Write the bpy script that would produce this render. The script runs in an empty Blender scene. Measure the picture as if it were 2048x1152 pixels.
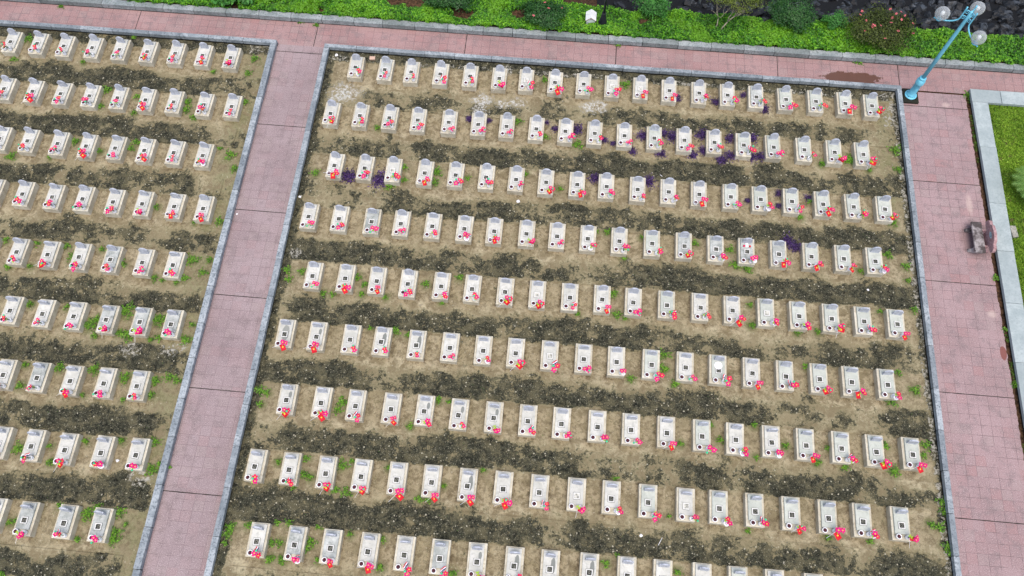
import bpy, bmesh, math, random
import numpy as np
from mathutils import Vector, Matrix, noise as mnoise

random.seed(7)
rng = np.random.default_rng(7)
SC = bpy.context.scene
COL = SC.collection

# ---------------------------------------------------------------- camera, sky, sun, exposure
cam = bpy.data.cameras.new('camera')
cam.sensor_width = 36.0
cam.lens = 36.0 * 1613.66 / 2048.0
cam.clip_start = 0.5
cam.clip_end = 2000.0
cam_ob = bpy.data.objects.new('camera', cam)
COL.objects.link(cam_ob)
_p, _r, _y = 1.163852, 0.000852, -0.088785
_f = Vector((math.sin(_y) * math.cos(_p), math.cos(_y) * math.cos(_p), -math.sin(_p)))
_rt = Vector((math.cos(_y), -math.sin(_y), 0.0))
_up = _rt.cross(_f)
_a = _rt * math.cos(_r) + _up * math.sin(_r)
_b = -_rt * math.sin(_r) + _up * math.cos(_r)
_m = Matrix((_a, _b, -_f)).transposed().to_4x4()
_m.translation = Vector((-16.125, -19.828, 30.603))
cam_ob.matrix_world = _m
SC.camera = cam_ob

SUN_EL, SUN_AZ = math.radians(72), math.radians(165)      # azimuth measured clockwise from +Y
world = bpy.data.worlds.new('World')
SC.world = world
world.use_nodes = True
wn = world.node_tree.nodes
wl = world.node_tree.links
bg = wn['Background']
sky = wn.new('ShaderNodeTexSky')
sky.sky_type = 'NISHITA'
sky.sun_disc = False
sky.sun_elevation = SUN_EL
sky.sun_rotation = SUN_AZ
sky.air_density = 1.0
sky.dust_density = 4.0
sky.ozone_density = 1.0
wl.new(sky.outputs[0], bg.inputs[0])
bg.inputs[1].default_value = 0.135
sun = bpy.data.lights.new('sun', 'SUN')
sun.energy = 1.25
sun.angle = math.radians(40)
sun.color = (1.0, 0.95, 0.87)
sun_ob = bpy.data.objects.new('sun', sun)
COL.objects.link(sun_ob)
_d = Vector((math.sin(SUN_AZ) * math.cos(SUN_EL), math.cos(SUN_AZ) * math.cos(SUN_EL), math.sin(SUN_EL)))
sun_ob.rotation_euler = _d.to_track_quat('Z', 'Y').to_euler()
SC.view_settings.view_transform = 'Standard'
SC.view_settings.look = 'None'
SC.view_settings.exposure = 0.60
SC.view_settings.gamma = 1.0
SC.view_settings.use_curve_mapping = False

# ---------------------------------------------------------------- measured positions (metres on the ground)
# rows: (y of the tombs' front edge, x of each tomb, small y offsets)
LEFT_ROWS = [(3.064, [-41.878, -40.59, -39.298, -37.95, -36.659, -35.328, -33.999, -32.701, -31.377], [-0.008, 0.002, -0.03, -0.006, 0.004, -0.004, 0.019, 0.02, 0.002]), (0.38, [-41.269, -39.931, -38.613, -37.268, -35.954, -34.666, -33.38, -31.983, -30.699], [0.029, 0.006, -0.007, -0.01, -0.004, 0.001, 0.005, -0.022, 0.002]), (-2.259, [-40.551, -39.289, -37.913, -36.616, -35.307, -33.998, -32.671, -31.381], [0.031, 0.019, -0.004, -0.013, -0.003, -0.002, -0.0, -0.027]), (-4.898, [-39.957, -38.634, -37.286, -35.974, -34.624, -33.361, -31.986, -30.726], [0.02, 0.008, -0.019, 0.004, -0.022, -0.002, -0.001, 0.011]), (-7.602, [-39.298, -37.965, -36.615, -35.297, -33.979, -32.614, -31.334], [0.005, -0.0, -0.004, 0.007, 0.009, -0.009, -0.008]), (-10.196, [-37.36, -36.012, -34.722, -33.373, -32.017, -30.73], [0.013, -0.008, -0.002, -0.023, 0.003, 0.016]), (-12.829, [-36.718, -35.364, -34.049, -32.711, -31.381], [-0.004, -0.004, -0.013, 0.008, 0.014]), (-15.464, [-36.009, -34.701, -33.423, -32.044, -30.693], [-0.002, 0.001, -0.024, -0.003, 0.029]), (-18.085, [-35.322, -34.094, -32.646, -31.344], [0.007, -0.015, 0.003, 0.005])]
RIGHT_ROWS = [(3.022, [-25.489, -24.113, -22.882, -21.531, -20.16, -18.813, -17.555, -16.226, -14.927, -13.617, -12.311, -11.009, -9.652, -8.356, -7.063, -5.729, -4.374, -3.057, -1.869], [0.031, 0.008, -0.013, -0.008, -0.0, -0.014, 0.006, -0.008, 0.015, -0.0, 0.004, -0.001, -0.012, -0.008, 0.006, -0.006, 0.002, 0.009, -0.012]), (0.399, [-26.173, -24.838, -23.506, -22.211, -20.808, -19.488, -18.215, -16.899, -15.587, -14.291, -12.952, -11.628, -10.309, -8.992, -7.69, -6.38, -5.031, -3.719, -2.474], [0.008, 0.007, 0.006, 0.004, 0.008, 0.016, 0.022, 0.012, 0.002, 0.01, 0.002, -0.007, 0.003, 0.013, -0.015, -0.005, -0.02, -0.036, -0.03]), (-2.293, [-25.523, -24.191, -22.944, -21.554, -20.206, -18.861, -17.572, -16.262, -14.916, -13.648, -12.296, -10.97, -9.659, -8.308, -7.047, -5.723, -4.385, -3.092, -1.78], [0.018, 0.004, 0.003, -0.007, 0.008, 0.022, 0.024, 0.002, 0.008, 0.019, -0.0, -0.003, -0.007, -0.008, -0.014, 0.001, -0.017, -0.029, -0.023]), (-4.856, [-26.168, -24.867, -23.468, -22.228, -20.882, -19.529, -18.265, -16.888, -15.619, -14.312, -12.988, -11.615, -10.288, -8.964, -7.685, -6.358, -5.025, -3.693, -2.397], [-0.01, -0.004, -0.016, -0.004, -0.003, -0.001, -0.004, 0.0, -0.002, -0.002, -0.0, 0.013, 0.015, -0.007, -0.008, -0.005, -0.001, 0.018, 0.02]), (-7.573, [-25.492, -24.14, -22.829, -21.551, -20.18, -18.901, -17.543, -16.229, -14.901, -13.578, -12.327, -10.979, -9.625, -8.324, -6.967, -5.675, -4.375, -3.08, -1.778], [-0.009, 0.006, 0.002, -0.011, 0.005, -0.0, -0.008, -0.018, -0.019, 0.011, -0.003, -0.002, 0.015, 0.005, 0.015, -0.002, 0.005, 0.004, 0.003]), (-10.163, [-26.121, -24.847, -23.474, -22.24, -20.842, -19.513, -18.176, -16.893, -15.545, -14.198, -12.907, -11.55, -10.216, -8.935, -7.619, -6.326, -4.998, -3.762, -2.391], [-0.022, -0.016, -0.018, 0.001, -0.014, -0.003, -0.006, 0.002, 0.014, -0.002, -0.0, 0.006, 0.018, 0.013, 0.01, -0.001, 0.005, -0.002, 0.014]), (-12.823, [-25.514, -24.164, -22.837, -21.456, -20.172, -18.842, -17.494, -16.186, -14.903, -13.537, -12.251, -10.912, -9.558, -8.312, -6.956, -5.671, -4.351, -3.065, -1.724], [-0.011, -0.009, -0.008, -0.011, 0.022, -0.01, -0.001, -0.007, -0.0, 0.005, 0.005, 0.009, 0.0, -0.015, 0.004, 0.005, 0.009, -0.002, 0.016]), (-15.445, [-26.178, -24.869, -23.504, -22.186, -20.836, -19.547, -18.21, -16.898, -15.553, -14.175, -12.894, -11.542, -10.168, -8.962, -7.641, -6.324, -5.012, -3.758, -2.391], [-0.007, -0.009, -0.026, -0.02, -0.012, 0.005, -0.006, -0.0, -0.004, 0.0, 0.012, -0.004, -0.011, 0.009, 0.023, 0.019, 0.015, 0.008, 0.008]), (-18.066, [-25.53, -24.158, -22.865, -21.493, -20.198, -18.915, -17.583, -16.252, -14.974, -13.584, -12.234, -10.967, -9.58, -8.286, -7.004, -5.623], [-0.014, -0.012, -0.008, -0.006, -0.002, -0.005, -0.004, -0.021, -0.017, -0.0, 0.003, 0.007, 0.018, 0.018, 0.029, 0.013])]
WEEDS = [(-41.36, 4.11, 0.19), (-36.42, 4.62, 0.09), (-41.67, 2.87, 0.12), (-38.41, 2.99, 0.09), (-30.51, 3.06, 0.14), (-30.39, 3.91, 0.16), (-32.16, 3.0, 0.09), (-36.83, 1.55, 0.21), (-35.31, 1.32, 0.11), (-35.22, 0.41, 0.11), (-32.94, 1.2, 0.18), (-32.9, 0.79, 0.16), (-32.44, 0.42, 0.14), (-30.27, 1.44, 0.14), (-36.83, 0.65, 0.11), (-37.41, -1.32, 0.16), (-34.7, -1.11, 0.13), (-40.02, -2.35, 0.18), (-38.26, -2.24, 0.09), (-36.19, -1.72, 0.11), (-34.83, -1.49, 0.13), (-30.87, -1.13, 0.09), (-30.31, -1.4, 0.2), (-29.97, -2.09, 0.15), (-32.94, -4.28, 0.11), (-30.02, -4.72, 0.17), (-31.12, -4.89, 0.06), (-35.79, -6.95, 0.17), (-38.85, -6.41, 0.11), (-38.34, -7.62, 0.12), (-37.44, -7.52, 0.08), (-37.47, -6.45, 0.11), (-36.16, -6.47, 0.11), (-34.66, -6.45, 0.1), (-33.61, -7.04, 0.13), (-32.13, -7.59, 0.12), (-30.75, -6.62, 0.21), (-30.85, -7.48, 0.14), (-31.75, -7.67, 0.08), (-31.18, -7.69, 0.08), (-30.19, -7.15, 0.15), (-30.02, -6.55, 0.13), (-36.87, -9.17, 0.12), (-35.32, -9.16, 0.1), (-34.17, -9.85, 0.24), (-33.93, -9.61, 0.16), (-32.89, -9.12, 0.28), (-31.44, -9.38, 0.26), (-32.54, -10.13, 0.24), (-32.9, -10.08, 0.12), (-31.54, -10.26, 0.1), (-31.21, -10.12, 0.14), (-30.14, -10.13, 0.18), (-30.04, -9.47, 0.1), (-33.83, -10.29, 0.1), (-36.22, -11.73, 0.1), (-34.82, -11.71, 0.16), (-33.45, -11.69, 0.2), (-32.14, -11.88, 0.2), (-30.89, -11.91, 0.18), (-30.91, -12.49, 0.12), (-30.38, -11.72, 0.16), (-30.05, -11.84, 0.12), (-36.15, -12.59, 0.12), (-33.6, -12.73, 0.08), (-31.95, -12.78, 0.08), (-35.37, -14.99, 0.19), (-34.23, -14.79, 0.09), (-32.92, -14.48, 0.11), (-34.03, -15.4, 0.11), (-31.54, -14.34, 0.11), (-30.28, -14.3, 0.17), (-30.12, -15.33, 0.17), (-29.87, -15.12, 0.11), (-34.8, -17.67, 0.09), (-34.6, -17.6, 0.07), (-33.17, -16.9, 0.09), (-32.06, -17.12, 0.22), (-31.77, -16.84, 0.13), (-30.88, -16.96, 0.17), (-30.83, -17.67, 0.16), (-30.83, -17.94, 0.18), (-32.16, -18.02, 0.09), (-30.55, -17.35, 0.07), (-34.49, -19.44, 0.12), (-33.93, -17.0, 0.11), (-24.03, 0.6, 0.11), (-16.71, 3.93, 0.12), (-13.0, 3.98, 0.18), (-17.76, 1.52, 0.14), (-16.48, 0.77, 0.13), (-15.0, 0.51, 0.18), (-22.56, -1.35, 0.13), (-22.47, -1.98, 0.11), (-23.03, -2.39, 0.17), (-21.1, -1.47, 0.2), (-21.14, -1.99, 0.15), (-19.71, -1.66, 0.11), (-26.42, -1.98, 0.15), (-17.21, -1.2, 0.11), (-15.63, -1.82, 0.09), (-0.88, 1.51, 0.22), (-0.85, 0.48, 0.15), (-2.92, 0.81, 0.18), (-3.01, 0.8, 0.2), (-4.15, 0.49, 0.13), (-2.12, 0.36, 0.09), (-1.33, -2.24, 0.15), (-5.28, -2.3, 0.11), (-4.81, -1.47, 0.11), (-1.7, -3.75, 0.15), (-0.98, -4.24, 0.15), (-2.9, -4.64, 0.1), (-0.97, -4.9, 0.1), (-9.77, -3.95, 0.13), (-13.5, -3.72, 0.11), (-13.92, -3.76, 0.06), (-11.99, -3.87, 0.08), (-8.3, -4.13, 0.15), (-8.1, -4.81, 0.17), (-7.58, -4.93, 0.17), (-12.73, -4.95, 0.08), (-26.71, -6.72, 0.15), (-26.54, -7.16, 0.12), (-26.08, -6.71, 0.12), (-20.86, -6.83, 0.12), (-23.73, -6.79, 0.14), (-23.37, -7.06, 0.12), (-19.51, -6.41, 0.12), (-25.0, -7.65, 0.12), (-24.63, -7.64, 0.1), (-23.42, -7.51, 0.1), (-22.45, -7.58, 0.1), (-20.09, -7.64, 0.08), (-14.51, -7.62, 0.08), (-13.13, -6.59, 0.14), (-12.93, -7.5, 0.14), (-12.6, -7.65, 0.08), (-7.47, -7.47, 0.12), (-7.52, -6.57, 0.1), (-4.82, -7.51, 0.1), (-5.65, -7.63, 0.1), (-2.25, -6.39, 0.08), (-0.86, -6.19, 0.12), (-21.83, -9.0, 0.16), (-22.83, -8.98, 0.08), (-21.28, -9.12, 0.08), (-10.96, -9.04, 0.18), (-12.28, -10.14, 0.12), (-10.99, -9.63, 0.16), (-10.55, -10.21, 0.12), (-1.77, -8.95, 0.12), (-5.4, -9.0, 0.1), (-2.14, -10.18, 0.16), (-1.18, -9.61, 0.16), (-26.74, -11.91, 0.16), (-26.46, -11.98, 0.12), (-26.6, -12.46, 0.1), (-23.43, -12.11, 0.17), (-23.57, -12.43, 0.14), (-20.69, -12.8, 0.11), (-19.76, -11.68, 0.12), (-19.3, -11.72, 0.08), (-9.19, -11.73, 0.1), (-7.5, -11.57, 0.1), (-8.81, -12.28, 0.11), (-10.32, -12.57, 0.09), (-7.46, -12.84, 0.08), (-6.35, -12.29, 0.11), (-4.74, -12.22, 0.09), (-2.56, -11.96, 0.11), (-1.0, -11.77, 0.15), (-1.15, -12.16, 0.11), (-2.31, -12.91, 0.17), (-4.13, -12.9, 0.13), (-5.16, -12.81, 0.11), (-24.43, -14.39, 0.11), (-24.37, -15.0, 0.13), (-24.15, -15.08, 0.11), (-23.05, -14.51, 0.19), (-23.13, -15.45, 0.13), (-22.71, -15.5, 0.15), (-22.68, -14.33, 0.08), (-21.25, -14.44, 0.09), (-19.93, -15.49, 0.13), (-19.61, -15.5, 0.11), (-19.12, -14.94, 0.07), (-24.69, -15.5, 0.07), (-17.7, -14.22, 0.07), (-25.46, -14.61, 0.09), (-12.75, -14.11, 0.09), (-10.72, -15.28, 0.06), (-7.85, -15.55, 0.09), (-0.66, -13.87, 0.15), (-0.62, -14.24, 0.13), (-0.83, -14.8, 0.16), (-1.15, -14.74, 0.11), (-0.69, -15.46, 0.14), (-0.61, -15.66, 0.11), (-3.42, -15.51, 0.09), (-4.96, -15.54, 0.09), (-25.07, -17.51, 0.13), (-24.79, -17.5, 0.11), (-24.61, -16.76, 0.11), (-25.03, -16.8, 0.09), (-25.04, -18.08, 0.14), (-24.58, -18.07, 0.13), (-23.71, -17.38, 0.18), (-23.8, -17.57, 0.14), (-23.5, -16.84, 0.09), (-21.13, -17.06, 0.11), (-21.04, -18.01, 0.11), (-23.32, -17.96, 0.09), (-22.31, -16.96, 0.09), (-18.42, -17.98, 0.12), (-26.71, -17.12, 0.16), (-26.76, -17.36, 0.15), (-26.05, -16.98, 0.11), (-26.79, -17.66, 0.09), (-12.56, -16.82, 0.07), (-12.96, -17.16, 0.11), (-10.39, -17.22, 0.11), (2.76, 4.83, 0.16), (2.67, -4.44, 0.12), (2.79, -9.05, 0.14), (2.71, -6.75, 0.1), (-29.47, -15.18, 0.06), (-28.63, 6.29, 0.12), (-27.88, 6.17, 0.12), (-13.4, 6.21, 0.12), (-2.23, 6.24, 0.12), (-2.05, 6.2, 0.09), (-40.45, 6.15, 0.12)]
PURPLE = [(-24.9, -2.04, 0.28), (-23.51, -2.07, 0.28), (-19.96, 1.46, 0.14), (-19.07, 1.45, 0.11), (-16.45, 1.58, 0.09), (-16.06, 1.27, 0.13), (-15.05, 1.3, 0.2), (-13.82, 0.88, 0.13), (-13.43, 0.73, 0.11), (-12.55, 0.41, 0.16), (-12.08, 1.25, 0.2), (-11.15, 1.47, 0.16), (-11.29, 0.39, 0.18), (-10.79, 1.31, 0.2), (-9.89, 0.44, 0.18), (-9.47, 1.54, 0.22), (-9.41, 0.7, 0.16), (-8.61, 0.3, 0.2), (-8.22, 1.46, 0.18), (-8.21, 0.54, 0.18), (-7.22, 1.53, 0.2), (-7.29, 0.57, 0.18), (-6.89, 0.63, 0.18), (-10.63, 3.43, 0.18), (-8.83, 3.39, 0.16), (-7.56, 3.9, 0.11), (-6.61, 3.18, 0.18), (-14.12, -1.15, 0.2), (-11.78, -1.12, 0.2), (-7.5, -1.68, 0.11), (-6.15, -1.19, 0.13), (-4.85, -1.32, 0.13), (-6.18, -1.81, 0.11), (-5.85, -3.52, 0.21), (-5.54, -3.76, 0.19)]
RIGHT_BANDS = [[(-26.97, 0.35), (-25.8, 0.25), (-24.65, 0.35), (-23.26, 0.45), (-20.95, 0.45), (-18.65, 0.3), (-16.36, 0.4), (-14.08, 0.4), (-12.26, 0.6), (-9.54, 0.6), (-7.28, 0.55), (-5.03, 0.65), (-3.24, 0.55), (-1.0, 0.35)], [(-26.69, 0.45), (-25.11, 0.65), (-23.76, 0.7), (-22.41, 0.5), (-21.07, 0.75), (-19.28, 0.8), (-17.27, 0.8), (-15.06, 0.82), (-11.74, 0.9), (-9.55, 0.95), (-7.8, 0.85), (-7.36, 0.6), (-6.92, 0.95), (-5.4, 0.95), (-4.09, 0.6), (-3.01, 0.8), (-1.28, 0.8)], [(-26.56, 0.4), (-24.7, 0.45), (-23.17, 0.35), (-22.51, 0.75), (-20.33, 0.75), (-18.38, 0.8), (-16.86, 0.5), (-15.57, 0.75), (-13.84, 0.7), (-11.69, 0.75), (-9.77, 0.75), (-8.48, 0.95), (-6.14, 0.97), (-4.44, 0.85), (-2.75, 0.95), (-1.06, 0.8)], [(-26.92, 0.8), (-25.96, 0.95), (-23.83, 0.95), (-22.56, 0.75), (-21.08, 0.7), (-20.02, 0.5), (-18.75, 0.75), (-16.23, 0.72), (-14.56, 0.4), (-12.68, 0.75), (-11.01, 0.85), (-8.73, 0.9), (-6.25, 0.95), (-3.37, 0.97), (-1.12, 0.97)], [(-26.58, 0.35), (-25.44, 0.75), (-23.79, 0.8), (-21.74, 0.85), (-19.69, 0.85), (-17.65, 0.65), (-16.23, 0.8), (-13.59, 0.85), (-11.78, 0.75), (-10.17, 0.65), (-8.56, 0.8), (-6.96, 0.6), (-5.57, 0.5), (-4.37, 0.75), (-2.39, 0.8), (-1.0, 0.35)], [(-26.73, 0.85), (-25.33, 0.9), (-23.34, 0.85), (-22.34, 0.5), (-21.35, 0.55), (-20.16, 0.85), (-18.18, 0.88), (-17.0, 0.7), (-15.82, 0.8), (-14.45, 0.85), (-12.3, 0.85), (-10.93, 0.75), (-8.99, 0.85), (-7.25, 0.75), (-6.09, 0.35), (-4.74, 0.45), (-3.39, 0.35), (-2.24, 0.75), (-0.9, 0.8)], [(-26.93, 0.3), (-25.96, 0.45), (-25.19, 0.92), (-23.26, 0.95), (-21.73, 0.85), (-21.15, 0.7), (-20.0, 0.88), (-17.9, 0.9), (-16.0, 0.8), (-14.48, 0.8), (-13.73, 0.5), (-12.4, 0.45), (-11.08, 0.45), (-9.58, 0.75), (-7.7, 0.7), (-6.58, 0.8), (-4.34, 0.8), (-3.22, 0.65), (-2.11, 0.65), (-0.81, 0.4)], [(-26.72, 0.85), (-25.41, 0.92), (-22.43, 0.97), (-19.65, 0.95), (-17.63, 0.85), (-16.15, 0.8), (-15.05, 0.6), (-13.59, 0.8), (-11.4, 0.85), (-10.67, 0.65), (-9.22, 0.75), (-7.77, 0.6), (-6.69, 0.8), (-4.89, 0.75), (-3.81, 0.45), (-3.09, 0.85), (-1.12, 0.9)], [(-26.89, 0.3), (-23.82, 0.6), (-20.23, 0.6), (-16.66, 0.5), (-11.35, 0.6), (-7.84, 0.5), (-0.87, 0.5)]]
LEFT_BANDS = [[(-43.51, 0.85), (-42.09, 0.85), (-38.53, 0.88), (-34.99, 0.88), (-32.63, 0.7), (-30.76, 0.5)], [(-42.57, 0.85), (-41.18, 0.88), (-37.71, 0.88), (-34.72, 0.9), (-32.43, 0.65), (-30.37, 0.4)], [(-41.68, 0.85), (-40.31, 0.85), (-38.27, 0.88), (-37.59, 0.65), (-35.34, 0.65), (-33.32, 0.7), (-32.64, 0.6), (-31.75, 0.75), (-31.3, 0.3), (-30.41, 0.25)], [(-40.71, 0.4), (-39.39, 0.45), (-38.07, 0.8), (-36.11, 0.75), (-34.8, 0.6), (-34.36, 0.5), (-32.19, 0.5), (-31.55, 0.75), (-30.25, 0.8), (-29.82, 0.3)], [(-39.71, 0.8), (-38.43, 0.85), (-36.31, 0.75), (-34.2, 0.7), (-32.52, 0.6), (-32.1, 0.75), (-30.21, 0.65), (-29.79, 0.5)], [(-38.7, 0.8), (-37.48, 0.85), (-36.05, 0.9), (-34.83, 0.8), (-32.8, 0.75), (-31.99, 0.88), (-30.98, 0.85), (-30.57, 0.8), (-29.87, 0.6)], [(-37.8, 0.7), (-36.6, 0.8), (-35.41, 0.7), (-34.62, 0.92), (-31.66, 0.92), (-30.67, 0.75), (-29.79, 0.3)], [(-36.84, 0.85), (-35.68, 0.85), (-33.74, 0.88), (-31.82, 0.85), (-30.1, 0.85), (-29.72, 0.4)], [(-35.92, 0.92), (-34.8, 0.92), (-32.94, 0.9), (-31.83, 0.7), (-29.98, 0.4), (-29.43, 0.3)]]
LIME = [(-25.84, 2.4, 0.51), (-26.21, 2.08, 0.18), (-19.48, 2.55, 0.32), (-18.55, 2.41, 0.16), (-17.87, 2.56, 0.23), (-14.55, 2.61, 0.27), (-14.1, 2.7, 0.23), (-14.09, 2.54, 0.16), (-19.53, 1.94, 0.18), (-18.61, 4.33, 0.19), (-19.03, 6.21, 0.02), (-26.54, -5.89, 0.1), (-32.27, -10.7, 0.2), (-30.67, -10.6, 0.16), (-30.27, -10.42, 0.1), (-30.5, -15.65, 0.22), (-0.07, 5.14, 0.02), (2.55, 4.26, 0.02)]

# ---------------------------------------------------------------- helpers
def tag(o, label=None, cat=None, group=None, kind=None):
    if label: o['label'] = label
    if cat: o['category'] = cat
    if group: o['group'] = group
    if kind: o['kind'] = kind
    return o

def put(name, mesh, parent=None, loc=(0, 0, 0), rot=(0, 0, 0), scl=None):
    o = bpy.data.objects.new(name, mesh)
    COL.objects.link(o)
    if parent is not None: o.parent = parent
    o.location = loc
    o.rotation_euler = rot
    if scl: o.scale = scl
    return o

def to_mesh(name, bm, mats, smooth=False):
    me = bpy.data.meshes.new(name)
    bm.normal_update()
    bm.to_mesh(me)
    bm.free()
    for m in (mats if isinstance(mats, (list, tuple)) else [mats]): me.materials.append(m)
    if smooth:
        for p in me.polygons: p.use_smooth = True
    return me

def bm_box(bm, x0, x1, y0, y1, z0, z1, mat=0, bev=0.0, M=None):
    vs = [bm.verts.new((x, y, z)) for z in (z0, z1) for y in (y0, y1) for x in (x0, x1)]
    if M is not None:
        for v in vs: v.co = M @ v.co
    idx = [(0, 2, 3, 1), (4, 5, 7, 6), (0, 1, 5, 4), (2, 6, 7, 3), (0, 4, 6, 2), (1, 3, 7, 5)]
    fs = [bm.faces.new([vs[i] for i in q]) for q in idx]
    if bev:
        es = {e for f in fs for e in f.edges}
        r = bmesh.ops.bevel(bm, geom=list(es), offset=bev, segments=2, affect='EDGES', profile=0.6)
        fs = [f for f in r['faces']] + [f for f in fs if f.is_valid]
    for f in fs: f.material_index = mat
    return fs

def bm_lathe(bm, prof, n=20, mat=0, c=(0, 0, 0), cap=True):
    rings = []
    for r, z in prof:
        rings.append([bm.verts.new((c[0] + r * math.cos(2 * math.pi * k / n), c[1] + r * math.sin(2 * math.pi * k / n), c[2] + z)) for k in range(n)])
    for a, b in zip(rings, rings[1:]):
        for k in range(n):
            f = bm.faces.new((a[k], a[(k + 1) % n], b[(k + 1) % n], b[k])); f.material_index = mat; f.smooth = True
    if cap:
        for rg, rev in ((rings[0], True), (rings[-1], False)):
            f = bm.faces.new(rg[::-1] if rev else rg); f.material_index = mat
    return rings

def bm_tube(bm, pts, rad, n=8, mat=0, cap=True):
    pts = [Vector(p) for p in pts]
    rings = []
    prev = None
    for i, p in enumerate(pts):
        t = (pts[min(i + 1, len(pts) - 1)] - pts[max(i - 1, 0)]).normalized()
        ref = prev if prev is not None else (Vector((0, 0, 1)) if abs(t.z) < 0.9 else Vector((1, 0, 0)))
        u = (ref - t * ref.dot(t))
        if u.length < 1e-5: u = t.orthogonal()
        u.normalize(); prev = u
        v = t.cross(u)
        r = rad[i] if isinstance(rad, (list, tuple)) else rad
        rings.append([bm.verts.new(p + (u * math.cos(2 * math.pi * k / n) + v * math.sin(2 * math.pi * k / n)) * r) for k in range(n)])
    for a, b in zip(rings, rings[1:]):
        for k in range(n):
            f = bm.faces.new((a[k], a[(k + 1) % n], b[(k + 1) % n], b[k])); f.material_index = mat; f.smooth = True
    if cap:
        bm.faces.new(rings[0][::-1]).material_index = mat
        bm.faces.new(rings[-1]).material_index = mat

# ---------------------------------------------------------------- node material helpers
class NM:
    def __init__(s, name, rough=0.8, spec=0.3):
        s.m = bpy.data.materials.new(name); s.m.use_nodes = True
        s.t = s.m.node_tree; s.n = s.t.nodes; s.l = s.t.links
        s.b = s.n['Principled BSDF']
        s.b.inputs['Roughness'].default_value = rough
        s.b.inputs['Specular IOR Level'].default_value = spec
        s.tc = s.n.new('ShaderNodeTexCoord')
    def put(s, sock, v):
        if hasattr(v, 'is_linked') or hasattr(v, 'links'): s.l.new(v, sock)
        else:
            if isinstance(v, tuple) and len(v) == 3 and sock.type == 'RGBA': v = v + (1,)
            sock.default_value = v
    def co(s, kind='Object', scale=(1, 1, 1), loc=(0, 0, 0), jitter=False):
        if kind == 'World':
            g = s.n.new('ShaderNodeNewGeometry'); o = g.outputs['Position']
        else: o = s.tc.outputs[kind]
        if jitter:
            oi = s.n.new('ShaderNodeObjectInfo')
            a = s.n.new('ShaderNodeVectorMath'); a.operation = 'ADD'
            sc = s.n.new('ShaderNodeVectorMath'); sc.operation = 'SCALE'; sc.inputs['Scale'].default_value = 57.0
            cx = s.n.new('ShaderNodeCombineXYZ')
            for k in range(3): s.l.new(oi.outputs['Random'], cx.inputs[k])
            s.l.new(cx.outputs[0], sc.inputs[0]); s.l.new(o, a.inputs[0]); s.l.new(sc.outputs[0], a.inputs[1]); o = a.outputs[0]
        mp = s.n.new('ShaderNodeMapping'); mp.inputs['Scale'].default_value = scale; mp.inputs['Location'].default_value = loc
        s.l.new(o, mp.inputs[0]); return mp.outputs[0]
    def noise(s, co, scale=5, detail=4, rough=0.6, dist=0.0):
        n = s.n.new('ShaderNodeTexNoise'); s.l.new(co, n.inputs['Vector'])
        n.inputs['Scale'].default_value = scale; n.inputs['Detail'].default_value = detail
        n.inputs['Roughness'].default_value = rough; n.inputs['Distortion'].default_value = dist
        return n.outputs['Fac']
    def voro(s, co, scale=5, feature='F1', out='Distance', rnd=1.0):
        n = s.n.new('ShaderNodeTexVoronoi'); n.feature = feature; s.l.new(co, n.inputs['Vector'])
        n.inputs['Scale'].default_value = scale; n.inputs['Randomness'].default_value = rnd
        return n.outputs[out]
    def rng(s, v, a, b, c=0.0, d=1.0, smooth=True):
        n = s.n.new('ShaderNodeMapRange'); n.interpolation_type = 'SMOOTHSTEP' if smooth else 'LINEAR'
        s.put(n.inputs[0], v)
        for k, q in zip((1, 2, 3, 4), (a, b, c, d)): n.inputs[k].default_value = q
        return n.outputs[0]
    def math(s, op, a, b=0.0, c=0.0):
        n = s.n.new('ShaderNodeMath'); n.operation = op
        s.put(n.inputs[0], a); s.put(n.inputs[1], b)
        if op in ('MULTIPLY_ADD',): s.put(n.inputs[2], c)
        return n.outputs[0]
    def mix(s, f, a, b):
        n = s.n.new('ShaderNodeMix'); n.data_type = 'RGBA'
        s.put(n.inputs[0], f); s.put(n.inputs[6], a); s.put(n.inputs[7], b)
        return n.outputs[2]
    def sep(s, v):
        n = s.n.new('ShaderNodeSeparateXYZ'); s.l.new(v, n.inputs[0]); return n.outputs
    def col(s, v): s.put(s.b.inputs['Base Color'], v); return s
    def bump(s, h, strength=0.4, dist=0.02):
        n = s.n.new('ShaderNodeBump'); n.inputs['Strength'].default_value = strength; n.inputs['Distance'].default_value = dist
        s.l.new(h, n.inputs['Height']); s.l.new(n.outputs[0], s.b.inputs['Normal']); return s

def plain(name, c, rough=0.6, spec=0.3, var=0.12, scale=8.0):
    k = NM(name, rough, spec)
    n = k.noise(k.co('Object', jitter=True), scale, 3)
    dark = tuple(x * (1 - var * 1.6) for x in c); lite = tuple(min(1, x * (1 + var)) for x in c)
    k.col(k.mix(n, dark, lite)); return k.m

# ---------------------------------------------------------------- materials
# cemetery soil / moss ground (masks: red = black moss and painted kerb shadow, green = lime or bare concrete, blue = green film)
k = NM('soil_moss_and_shade', 0.95, 0.15)
W_ = k.co('World')
at = k.n.new('ShaderNodeAttribute'); at.attribute_name = 'mask'
sr = k.n.new('ShaderNodeSeparateColor'); k.l.new(at.outputs['Color'], sr.inputs[0])
n_big = k.noise(W_, 0.55, 3, 0.5)
n_mid = k.noise(W_, 2.1, 8, 0.68, 0.4)
n_fin = k.noise(W_, 8.0, 7, 0.75)
n_grit = k.noise(W_, 34.0, 4, 0.8)
n_deb = k.noise(k.co('World', loc=(31, 7, 0)), 5.5, 8, 0.8)
sand = k.mix(k.rng(n_mid, .40, .60), (.200, .163, .096), (.440, .384, .255))
sand = k.mix(k.rng(n_big, .38, .62, 0, .5), sand, (.295, .255, .155))
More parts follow.
